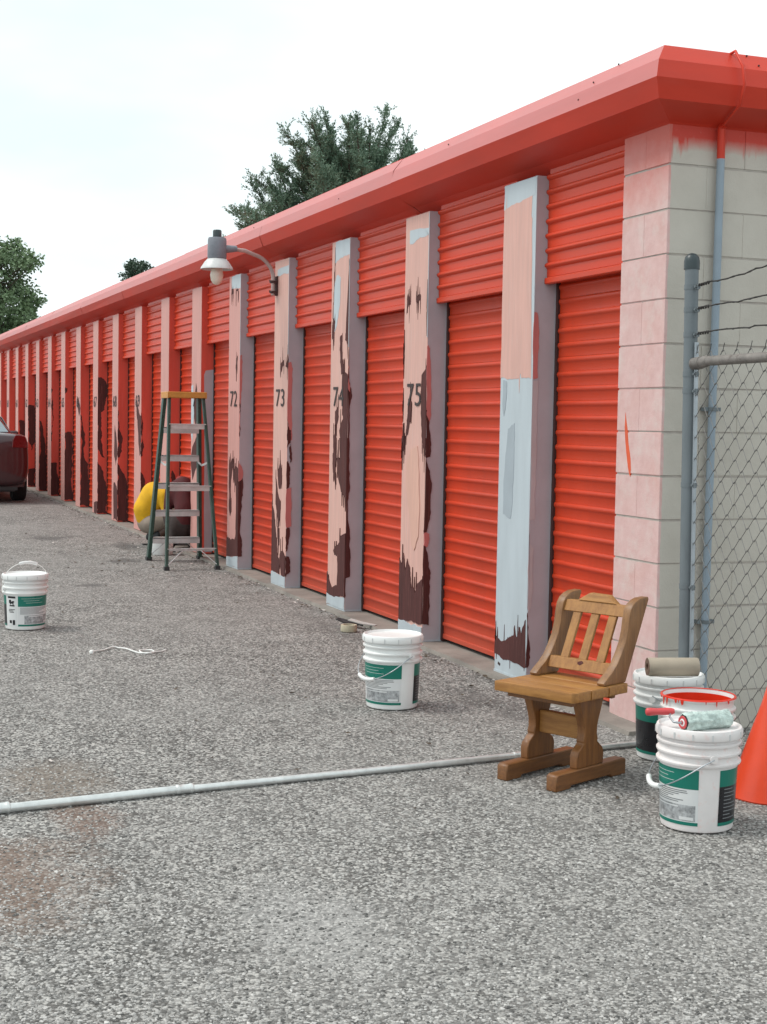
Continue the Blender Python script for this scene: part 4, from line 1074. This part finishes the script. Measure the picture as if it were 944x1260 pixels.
for xx in (-.172, .165):
    MB().prism(pts, lambda a, c, t: (t, a, c), xx - .0185, xx + .0185).build('side_post', WS, ch, bevel=.006, seg=2, smooth=40)
def slant(a, z, t):
    z = SH + (z - SH) * .905
    return (a * .97 - .003, rear(z) - .072 - t, z)
MB().prism([(-.156, SH + .285), (.156, SH + .285), (.156, SH + .335), (.11, SH + .336), (.055, SH + .372), (-.045, SH + .374), (-.10, SH + .336), (-.156, SH + .335)], slant, 0, .024).build('top_rail', WB, ch, bevel=.003)
MB().prism([(-.092, SH + .338), (.104, SH + .338), (.055, SH + .368), (-.045, SH + .370)], slant, .0245, .030).build('crest_board', WX, ch, bevel=.002)
br = MB().prism([(-.156, SH + .035), (.156, SH + .035), (.156, SH + .085), (-.156, SH + .085)], slant, 0, .022).build('bottom_rail', WB, ch, bevel=.003)
MB().prism([(-.008, SH + .074), (.012, SH + .080), (.024, SH + .072), (.008, SH + .060), (-.006, SH + .064)], slant, .022, .0228).build('knot', BROWN, br)
for xx in (-.085, .008, .098):
    MB().prism([(xx - .020, SH + .084), (xx + .020, SH + .084), (xx + .020, SH + .286), (xx - .020, SH + .286)], slant, .003, .019).build('back_slat', WB, ch, bevel=.002)

# ------------------------------------------------------------------ step ladder
lad = tag(empty('step_ladder', (-7.9, -.38, .027)), 'green step ladder with orange top cap and metal treads standing against pillar 71', 'ladder')
lo = V((-7.9, -.38, .027))
def LB(mb, name, m, par=lad, **kw):
    mb.v = [tuple(V(p) - lo) for p in mb.v]; return mb.build(name, m, par, **kw)
TOP = 1.655
ztop = .027 + TOP - .02
N0 = [V((-7.43, -.655, .027)), V((-7.43, -.175, .027))]; N1 = [V((-7.86, -.548, ztop)), V((-7.86, -.225, ztop))]
F0 = [V((-8.40, -.62, .03)), V((-8.42, -.105, .03))]; F1 = [V((-8.03, -.552, ztop)), V((-8.03, -.222, ztop))]
for A, B_, nm, w, h in ((N0, N1, 'rear_rail', .027, .045), (F0, F1, 'front_rail', .034, .078)):
    for i in (0, 1):
        b = MB(); b.bar(A[i] + V((0, 0, .02)), B_[i], w, h, up=(1, 0, 0)); o = LB(b, nm, LADGREEN, bevel=.003)
        b = MB(); b.box(A[i] + V((0, 0, .018)), (h * .9 + .01, w + .02, .036)); LB(b, 'foot', BLK, par=o, bevel=.003)
b = MB(); b.bb((-8.10, -.575, ztop - .005), (-7.80, -.198, ztop + .012)); b.bb((-8.10, -.575, ztop - .05), (-7.80, -.562, ztop)); b.bb((-8.10, -.211, ztop - .05), (-7.80, -.198, ztop)); b.bb((-7.81, -.562, ztop - .045), (-7.80, -.211, ztop)); b.bb((-8.10, -.562, ztop - .045), (-8.09, -.211, ztop))
LB(b, 'top_cap', LADCAP, bevel=.004)
for z in (.225, .495, .765, 1.035, 1.305):
    t = z / (ztop - .03)
    a = F0[0].lerp(F1[0], t); c = F0[1].lerp(F1[1], t)
    b = MB(); b.bb((a.x - .045, a.y + .012, a.z - .006), (a.x + .045, c.y - .012, a.z + .002)); b.bb((a.x + .038, a.y + .012, a.z - .055), (a.x + .045, c.y - .012, a.z)); b.bb((a.x - .045, a.y + .012, a.z - .055), (a.x - .038, c.y - .012, a.z))
    for q in range(5): b.bb((a.x - .036 + q * .016, a.y + .014, a.z + .002), (a.x - .030 + q * .016, c.y - .014, a.z + .0045))
    LB(b, 'step', ALU)
for z in (.185, .745, 1.32):
    t = z / (ztop - .03); a = N0[0].lerp(N1[0], t); c = N0[1].lerp(N1[1], t)
    hgt = .05 if z > .5 else .024
    b = MB(); b.bb((a.x - .008, a.y - .004, a.z - hgt / 2), (a.x + .014, c.y + .004, a.z + hgt / 2)); b.bb((a.x + .014, a.y, a.z + hgt / 2 - .008), (a.x + .026, c.y, a.z + hgt / 2)); LB(b, 'rear_brace', ALU)
m0 = N0[0].lerp(N1[0], .11); m1 = N0[1].lerp(N1[1], .11)
for P, Q in ((N0[0] + V((.01, .01, .05)), m0 + V((.01, .15, .0))), (N0[1] + V((.01, -.01, .05)), m1 + V((.01, -.15, .0))), (F0[0] + V((.02, .01, .05)), F0[0] + V((.06, .17, .2))), (F0[1] + V((.02, -.01, .05)), F0[1] + V((.06, -.17, .2)))):
    b = MB(); b.bar(P, Q, .006, .022, up=(1, 0, 0)); LB(b, 'diagonal_brace', ALU)
for i in (0, 1):
    a = N0[i].lerp(N1[i], .60); c = F0[i].lerp(F1[i], .60); s = .016 if i == 0 else -.016
    b = MB(); b.bar(a + V((0, s, 0)), (a + c) / 2 + V((0, s, -.03)), .004, .02); b.bar((a + c) / 2 + V((0, s * 1.3, -.03)), c + V((0, s, 0)), .004, .02); LB(b, 'spreader', ALU)
b = MB(); a = N0[0].lerp(N1[0], .56); c = N0[0].lerp(N1[0], .72); b.bar(a + V((0, -.0125, 0)), c + V((0, -.0125, 0)), .002, .03, up=(1, 0, 0)); LB(b, 'sticker', YEL)

# ------------------------------------------------------------------ people crouching behind the ladder
SKIN = mat('dark_brown_skin', (.10, .050, .034), .5, .1, 30, world=False)
SHIRTY = mat('yellow_cotton', (.72, .40, .012), .85, .12, 14, bump=.5, bscale=22, world=False)
SHIRTM = mat('maroon_cotton', (.075, .009, .011), .85, .2, 12, bump=.5, bscale=22, world=False)
KHAKI = mat('khaki_cloth', (.30, .245, .20), .9, .12, 12, bump=.5, bscale=24, world=False)
GREYBR = mat('dark_brown_cloth', (.035, .022, .020), .9, .15, 12, bump=.5, bscale=24, world=False)
HAIR = mat('black_hair', (.012, .010, .009), .9, .2, 60, bump=.8, bscale=90)
CAPM = mat('dark_red_cap', (.26, .02, .018), .8, .1, 20)
SHOE = mat('black_shoe', (.018, .018, .02), .6, .2, 20)
SOLE = mat('shoe_sole', (.05, .05, .05), .8, .2)

def crouch(loc, rz, shirt, pants, label, long_legs, cap, sx=1.0, hand_l=None, hand_r=None):
    """local frame: +x is the way the person faces, +y their left, z up, ground at 0"""
    r = tag(empty('person', loc, rz), label, 'person', 'people crouching behind the ladder')
    pel = V((-.10, 0, .28)); waist = V((-.135, 0, .40)); chest = V((-.045, 0, .545)); neck = V((.07, 0, .62)); nk2 = V((.105, 0, .615)); head = V((.17, 0, .585)); crown = V((.22, 0, .59))
    n = [(pel, .12), (waist, .125), (chest, .14), (neck, .065), (nk2, .052), (head, .088), (crown, .07)]
    e = [(0, 1), (1, 2), (2, 3), (3, 4), (4, 5), (5, 6)]
    legs = []; arms = []
    for s in (1, -1):
        hip = V((-.10, s * .10, .25)); knee = V((.23, s * .17, .325)); ank = V((-.04, s * .14, .12)); heel = V((-.065, s * .14, .085)); ball = V((.07, s * .145, .045))
        i = len(n); n += [(hip, .095), (hip.lerp(knee, .5), .082), (knee, .060), (knee.lerp(ank, .4), .058), (ank, .038), (ball, .035)]
        e += [(0, i), (i, i + 1), (i + 1, i + 2), (i + 2, i + 3), (i + 3, i + 4), (i + 4, i + 5)]
        legs.append((hip, knee, ank, heel, ball))
        sh = V((.02, s * .175, .56)); hd = hand_l if s > 0 else hand_r
        hd = V(hd) if hd else V((.22, s * .13, .25))
        el = V((sh.x + .03, s * .215, sh.z - .235))
        i = len(n); n += [(sh, .062), (sh.lerp(el, .55), .05), (el, .041), (el.lerp(hd, .4), .042), (hd, .027)]
        e += [(2, i), (i, i + 1), (i + 1, i + 2), (i + 2, i + 3), (i + 3, i + 4)]
        arms.append((sh, el, hd))
    body = skin('body', n, e, SKIN, r, 2, 0)
    for (sh, el, hd) in arms:                       # palms with five separate fingers
        d = (hd - el).normalized(); up = V((0, 0, 1)); sd = d.cross(up).normalized(); nn = sd.cross(d)
        pn = [(hd, .024), (hd + d * .045, (.034, .016)), (hd + d * .085, (.036, .014))]
        skin('palm', pn, [(0, 1), (1, 2)], SKIN, r, 2, 0)
        for f in range(5):
            if f < 4:
                q = hd + d * .080 + sd * (-.027 + f * .018); ln = (.062, .074, .070, .054)[f]
                q1 = q + d * ln * .5 - nn * .006; q2 = q + d * ln * .8 - nn * .022; q3 = q + d * ln * .92 - nn * .036
            else:
                q = hd + d * .03 - sd * .028; q1 = q - sd * .022 + d * .025; q2 = q1 - sd * .006 + d * .026 - nn * .008; q3 = q2 + d * .014 - nn * .008
            skin('finger', [(q, .0095), (q1, .0085), (q2, .0075), (q3, .006)], [(0, 1), (1, 2), (2, 3)], SKIN, r, 1, 0)
    # clothes
    n = [(pel + V((-.01, 0, .03)), .140), (waist, .145), (chest, .158), (neck + V((-.01, 0, -.01)), .082)]; e = [(0, 1), (1, 2), (2, 3)]
    for (sh, el, hd) in arms:
        i = len(n); n += [(sh, .078), (sh.lerp(el, .72), .066)]; e += [(2, i), (i, i + 1)]
    skin('shirt', n, e, shirt, r, 2, 0)
    n = [(pel + V((-.01, 0, -.02)), .130)]; e = []
    for (hip, knee, ank, heel, ball) in legs:
        i = len(n); n += [(hip, .106), (hip.lerp(knee, .5), .092), (knee + V((.004, 0, .004)), .076)]; e += [(0, i), (i, i + 1), (i + 1, i + 2)]
        if long_legs: n += [(knee.lerp(ank, .5), .074), (ank + V((0, 0, .02)), .058)]; e += [(i + 2, i + 3), (i + 3, i + 4)]
    skin('trousers' if long_legs else 'shorts', n, e, pants, r, 2, 0)
    for (hip, knee, ank, heel, ball) in legs:
        so = skin('shoe', [(ank + V((0, 0, .01)), .046), (heel, .043), (heel.lerp(ball, .55) + V((0, 0, .004)), .044), (ball, .043), (ball + V((.075, 0, -.008)), .032)], [(0, 1), (1, 2), (2, 3), (3, 4)], SHOE, r, 2, 1)
        b = MB(); b.prism([(-.045, -.035), (.08, -.045), (.18, -.035), (.19, 0), (.18, .035), (.08, .045), (-.045, .035)], lambda a, c, t: (heel.x - .03 + a * 1.05, heel.y + c, t), .0, .014)
        b.build('sole', SOLE, so)
    # face on a head bent towards the ground: features along -z/+x
    hz = V((.6, 0, -.8)); face = head + hz * .062 + V((.02, 0, 0))
    b = MB(); b.tube([face + V((-.01, 0, .02)), face + hz * .03, face + hz * .018 + V((-.02, 0, -.012))], [.008, .013, .010], 8); b.build('nose', SKIN, r, smooth=60)
    for s in (1, -1):
        b = MB(); b.lathe([(0, -.011), (.009, -.006), (.011, 0), (.009, .006), (0, .011)], 10, head + hz * .066 + V((.035, s * .032, .012))); b.build('eye', WPLAS, r, smooth=60)
        b = MB(); b.tube([head + V((0, s * .085, .02)), head + V((-.01, s * .098, .0)), head + V((.005, s * .088, -.03))], [.010, .014, .008], 8); b.build('ear', SKIN, r, smooth=60)
    b = MB(); b.tube([head + hz * .072 + V((-.035, -.025, -.008)), head + hz * .078 + V((-.037, 0, -.010)), head + hz * .072 + V((-.035, .025, -.008))], .007, 6); b.build('mouth', REDH if False else SKIN, r, smooth=60)
    skin('cap' if cap else 'hair', [(head + V((.0, 0, .035)), .085), (crown + V((-.01, 0, .018)), .082), (crown + V((.015, 0, -.01)), .070)], [(0, 1), (1, 2)], CAPM if cap else HAIR, r, 2, 0)
    return r
crouch((-9.93, -.195, .036), math.radians(92), SHIRTY, KHAKI, 'person in yellow t shirt and khaki shorts crouching behind the green ladder', False, False, hand_r=(.33, -.24, .27), hand_l=(.28, .05, .22))
crouch((-9.30, -.075, .036), math.radians(176), SHIRTM, GREYBR, 'person in dark maroon shirt crouching in the doorway, mostly hidden by the ladder', True, True, hand_l=(.20, .08, .22)).scale = (1.0, .74, 1.12)
wb = tag(empty('paint_pail', (-8.95, -.37, .034)), 'small white pail on the ground behind the green ladder', 'pail')
b = MB(); b.lathe([(0, 0), (.105, 0), (.110, .006), (.118, .150), (.124, .152), (.125, .165), (.121, .171), (0, .169)], 36); b.build('pail_body', WPLAS, wb, smooth=40)
b = MB(); b.tube([(.126 * math.cos(a), .126 * math.sin(a), .155 - .10 * math.sin(a)) for a in [math.pi * i / 16 for i in range(17)]], .002, 5); b.build('pail_handle', GALV, wb)

# ------------------------------------------------------------------ dark red saloon car
def car_mat():
    m, t, b = newmat('maroon_car_paint')
    f = noise_n(t, 3, 4); c = ramp(t, f, .3, .7, (.034, .005, .008), (.046, .006, .010))
    t.links.new(c, b.inputs['Base Color']); b.inputs['Roughness'].default_value = .3
    b.inputs['Coat Weight'].default_value = .7; b.inputs['Coat Roughness'].default_value = .06
    return m
CARP = car_mat()
GLASS = mat('sky_sheen_car_glass', (.16, .23, .26), .12, .05, 3, spec=.9)  # brightness of the sky in the glass put into a pale blue base
RUBBER = mat('tyre_rubber', (.018, .018, .019), .8, .2, 30)
RIMM = mat('alloy_rim', (.42, .43, .44), .35, .1, metal=.8)
TAILR = mat('red_tail_lamp', (.13, .007, .009), .15, .15, 30)
PLATE = mat('white_plate', (.7, .7, .68), .4)
car = tag(empty('parked_car', (-17.42, -1.475, .06), math.pi), 'dark red saloon car parked at the far left, cut by the photo edge', 'car')
# local: x forwards from rear bumper, y to the car's left, z up
def ring(hw, zlo, zw, zhi, top):
    r = [(0, zlo), (hw * .80, zlo), (hw * .95, zlo + .07), (hw * .99, zlo + .22), (hw, zw), (hw * .985, zhi - .10), (hw * .94, zhi - .025), (top * .9, zhi), (0, zhi + .02)]
    return r + [(-y, z) for y, z in r[-2:0:-1]]
stn = [(0, .80, .34, .58, .94, .60), (.05, .86, .28, .60, 1.06, .68), (.22, .88, .22, .62, 1.10, .71), (.7, .885, .19, .65, 1.08, .72), (1.5, .895, .18, .65, .98, .80), (3.0, .895, .18, .65, .96, .80), (3.4, .89, .18, .65, .95, .74), (4.1, .86, .19, .62, .86, .70), (4.45, .78, .24, .58, .76, .60), (4.6, .62, .34, .52, .64, .46)]
b = MB(); rings = [[(x, y, z) for y, z in ring(hw, zl, zw, zh, tp)] for x, hw, zl, zw, zh, tp in stn]; n = len(rings[0])
b.add([p for r in rings for p in r], [(i * n + j, i * n + (j + 1) % n, (i + 1) * n + (j + 1) % n, (i + 1) * n + j) for i in range(len(rings) - 1) for j in range(n)] + [tuple(range(n))[::-1], tuple((len(rings) - 1) * n + j for j in range(n))])
bo = b.build('body', CARP, car, smooth=40)
md = bo.modifiers.new('sub', 'SUBSURF'); md.levels = 1; md.render_levels = 2
gh = [(.62, .73, 1.05, .70), (1.0, .74, 1.235, .60), (1.45, .75, 1.385, .545), (2.1, .75, 1.42, .54), (2.7, .75, 1.37, .54), (3.45, .74, .93, .68)]
def gring(x, wb_, zt, wt):
    r = [(0, .90), (wb_, .90), (wb_ - (wb_ - wt) * .5, (.95 + zt) / 2), (wt + .015, zt - .035), (wt - .05, zt), (0, zt + .025)]
    return [(x, y, z) for y, z in r + [(-y, z) for y, z in r[-2:0:-1]]]
b = MB(); rings = [gring(*q) for q in gh]; n = len(rings[0])
b.add([p for r in rings for p in r], [(i * n + j, i * n + (j + 1) % n, (i + 1) * n + (j + 1) % n, (i + 1) * n + j) for i in range(len(rings) - 1) for j in range(n)] + [tuple(range(n))[::-1], tuple((len(rings) - 1) * n + j for j in range(n))])
b.build('cabin', CARP, car, smooth=40)
def quadpanel(pts, name, m, thick=.006):
    a, b2, c, d = [V(p) for p in pts]; nn = (b2 - a).cross(d - a).normalized() * thick
    mb = MB(); mb.add([a, b2, c, d, a + nn, b2 + nn, c + nn, d + nn], [(0, 1, 2, 3), (4, 7, 6, 5), (0, 4, 5, 1), (1, 5, 6, 2), (2, 6, 7, 3), (3, 7, 4, 0)])
    return mb.build(name, m, car, bevel=.002)
quadpanel([(.66, .62, 1.092), (.66, -.62, 1.092), (1.36, -.47, 1.392), (1.36, .47, 1.392)], 'rear_window', GLASS, .012)
quadpanel([(2.80, .47, 1.365), (2.80, -.47, 1.365), (3.42, -.62, .985), (3.42, .62, .985)], 'windscreen', GLASS, .012)
for s in (1, -1):
    for x0, x1, x2, x3 in ((1.12, 1.9, 1.9, 1.45), (1.96, 2.98, 2.66, 1.96)):
        p = [(x0, s * .742, 1.02), (x1, s * .748, 1.02), (x2, s * .592, 1.335), (x3, s * .592, 1.335)]
        quadpanel(p if s < 0 else p[::-1], 'side_window', GLASS, .010)
    b = MB(); b.prism([(.60, .87), (.845, .86), (.84, .95), (.79, 1.04), (.65, 1.06), (.61, .98)], lambda a, c, t: (t + max(0, a - .74) * .35 + max(0, c - .92) * .12, s * a, c), -.012, .16)
    b.build('tail_lamp', TAILR, car, bevel=.006)
    b = MB(); b.bb((.035, s * .50 - .05, .43), (.075, s * .50 + .14, .46)); b.build('reflector', TAILR, car)
    b = MB(); b.prism([(3.02, .98), (3.2, .98), (3.18, 1.10), (3.04, 1.09)], lambda a, c, t: (a, s * t, c), .90, 1.06); b.build('mirror', CARP, car, bevel=.02)
    for z, x0, x1 in ((.84, 1.75, 1.92), (.84, 2.75, 2.92)):
        b = MB(); b.bb((x0, s * .885, z), (x1, s * .915, z + .03)); b.build('door_handle', CARP, car, bevel=.006)
    b = MB(); b.prism([(4.05, .64), (4.5, .62), (4.45, .72), (4.1, .80)], lambda a, c, t: (a, s * t, c), .50, .80); b.build('headlight', GLASS, car, bevel=.02)
    for x in (.92, 3.68):
        b = MB(); M3 = Matrix.Rotation(math.radians(-90 * s), 3, 'X')
        b.lathe([(.20, -.10), (.30, -.105), (.318, -.085), (.322, 0), (.318, .085), (.30, .105), (.20, .10)], 40, (x, s * .80, .322), M3); w = b.build('wheel', RUBBER, car, smooth=40)
        b = MB(); b.lathe([(.205, .10), (.19, .085), (.17, .07), (.05, .075), (0, .08)], 32, (x, s * .80, .322), M3)
        for k in range(5):
            a = k * 2 * math.pi / 5
            b.bar((x + .04 * math.cos(a), s * .885, .322 + .04 * math.sin(a)), (x + .19 * math.cos(a), s * .885, .322 + .19 * math.sin(a)), .05, .03, up=(0, 1, 0))
        b.build('rim', RIMM, w, smooth=40)
b = MB(); b.prism([(-.80, .25), (.80, .25), (.84, .62), (.70, .67), (-.70, .67), (-.84, .62)], lambda a, c, t: (t + .16 * (a / .8) ** 4, a, c), -.025, .10); b.build('rear_bumper', CARP, car, bevel=.02, seg=2, smooth=40)
b = MB(); b.bb((-.012, -.26, .76), (.03, .26, .90)); b.build('number_plate', PLATE, car, bevel=.004)
b = MB(); b.bb((-.005, -.40, .915), (.04, .40, .935)); b.build('trunk_trim', RIMM, car, bevel=.004)
b = MB(); b.bb((.14, -.70, .20), (.5, .70, .36)); b.build('underbody', BLK, car)
b = MB(); b.bb((.3, -.68, .17), (4.3, .68, .30)); b.build('floor_pan', BLK, car)

# ------------------------------------------------------------------ trees behind the building
def leaf_mat(name, a, b_):
    m, t, b = newmat(name)
    f = noise_n(t, 1.1, 4, .6); f2 = noise_n(t, 40, 2, .5)
    c = ramp(t, math_n(t, 'ADD', math_n(t, 'MULTIPLY', f, .65), math_n(t, 'MULTIPLY', f2, .35)), .34, .66, a, b_)
    t.links.new(c, b.inputs['Base Color']); b.inputs['Roughness'].default_value = .6
    b.inputs['Transmission Weight'].default_value = 0
    b.inputs['Subsurface Weight'].default_value = 0
    return m
LEAF1 = leaf_mat('blue_green_needles', (.08, .145, .095), (.175, .265, .18))
LEAF2 = leaf_mat('mid_green_leaves', (.09, .15, .07), (.20, .29, .145))
LEAF3 = leaf_mat('dark_green_needles', (.03, .06, .04), (.075, .125, .08))
BARK = mat('tree_bark', (.085, .065, .05), .9, .3, 8, bump=.6, bscale=20)
rt_ = random.Random(77)
def leaf(mb, p, d, l, w):
    d = d.normalized(); s = d.cross(V((rt_.uniform(-1, 1), rt_.uniform(-1, 1), rt_.uniform(-1, 1)))).normalized() * w
    mb.add([p - s * .4, p + d * l * .5 - s, p + d * l, p + d * l * .5 + s], [(0, 1, 2, 3)])
def rv(): return V((rt_.gauss(0, 1), rt_.gauss(0, 1), rt_.gauss(0, 1)))

# 1. juniper: long upswept curving branches feathered with sprays
def juniper(base, h, spread, nb, label, seed, lm, top_h, lean=(0, 0)):
    rt_.seed(seed)
    r = tag(empty('juniper_tree', base), label, 'tree')
    tr = MB(); tr.tube([(0, 0, 0), (.1, .05, h * .3), (-.05, .1, h * .6), (lean[0] * .5, lean[1] * .5, h * .85)], [.28, .22, .15, .05], 10)
    cr_ = MB()
    for i in range(nb):
        t = .36 + .62 * (i / nb) ** .8; z0 = h * t * .92
        az = i * 2.399 + rt_.uniform(-.4, .4)
        el = math.radians(rt_.uniform(8, 50) if t < .8 else rt_.uniform(20, 78))
        L = spread * (1.08 - .45 * t) * rt_.uniform(.72, 1.15)
        p = V((lean[0] * t * .5, lean[1] * t * .5, z0)); d = V((math.cos(az) * math.cos(el), math.sin(az) * math.cos(el), math.sin(el)))
        pth = [p.copy()]; ns = 12
        bend = V((rt_.uniform(-.06, .06), rt_.uniform(-.06, .06), rt_.uniform(-.12, .09)))
        for j in range(ns):
            d = (d + bend + rv() * .05).normalized(); p = p + d * L / ns; pth.append(p.copy())
        tr.tube(pth, [.05 * (1 - .9 * j / ns) + .006 for j in range(ns + 1)], 5)
        for j in range(2, ns + 1):
            for q in range(8):                     # side sprays
                s = (pth[j] - pth[j - 1]).normalized(); o = (rv() + s * 1.1 + V((0, 0, .35))).normalized()
                sl = L * .16 * rt_.uniform(.5, 1.3) * (1.15 - .6 * j / ns); b0 = pth[j].lerp(pth[j - 1], rt_.random())
                k = 11; c = b0.copy(); od = o.copy()
                for a in range(k):
                    od = (od + V((0, 0, .05)) + rv() * .08).normalized(); c = c + od * sl / k
                    for _ in range(3):
                        leaf(cr_, c + rv() * .018, (od + rv() * .55), rt_.uniform(.05, .10), rt_.uniform(.009, .018))
    tr.build('trunk', BARK, r, smooth=60)
    cr_.build('crown', lm, r, fixn=False)
juniper((-31.9, 9.85, .14), 7.0, 5.0, 300, 'feathery blue green tree with upswept branches rising behind the red roof', 5, LEAF1, 8.5)

# 2. broadleaf tree beyond the far end
def broadleaf(name, base, h, rad, ncl, label, seed, lm, leafs, squash=1.0, crown_lo=.3, perc=46):
    rt_.seed(seed)
    r = tag(empty(name, base), label, 'tree')
    tr = MB(); tr.tube([(0, 0, 0), (.1, 0, h * .25), (0, .1, h * .55), (0, 0, h * .8)], [.32, .26, .17, .06], 10)
    cr_ = MB()
    for i in range(ncl):
        t = rt_.random(); z = h * (crown_lo + (1 - crown_lo) * t)
        prof = math.sin(math.pi * min(1, .12 + .86 * (1 - t) ** .85)) ** .7
        a = rt_.random() * 6.283; q = rad * prof * math.sqrt(rt_.uniform(.25, 1.0)) * rt_.uniform(.8, 1.12)
        c = V((math.cos(a) * q, math.sin(a) * q, z))
        st = V((0, 0, max(h * .2, z - q * .8)))
        if i % 3 == 0: tr.tube([st, st.lerp(c, .5) + rv() * .1, c], [.05, .03, .012], 5)
        cs = rad * rt_.uniform(.10, .22)
        for _ in range(perc):
            o = rv(); o = o.normalized() * cs * rt_.random() ** .4; o.z *= .75
            leaf(cr_, c + o, o + rv() * cs * .5 + V((0, 0, -.2 * cs)), leafs * rt_.uniform(.6, 1.3), leafs * rt_.uniform(.25, .42))
    tr.build('trunk', BARK, r, smooth=60); cr_.build('crown', lm, r, fixn=False)
broadleaf('broadleaf_tree', (-57.5, 2.9, .14), 8.5, 2.3, 430, 'leafy mid green tree at the left edge beyond the end of the row', 9, LEAF2, .16, perc=64)
broadleaf('cypress_tree', (-54.0, 8.5, .14), 7.55, 1.0, 230, 'small dark green treetop peeking over the red eave at left', 15, LEAF3, .10, crown_lo=.5, perc=60)
broadleaf('broadleaf_tree', (-66, -1.5, .14), 7.6, 3.0, 260, 'leafy green tree further left beyond the parked car', 31, LEAF2, .16, perc=44)
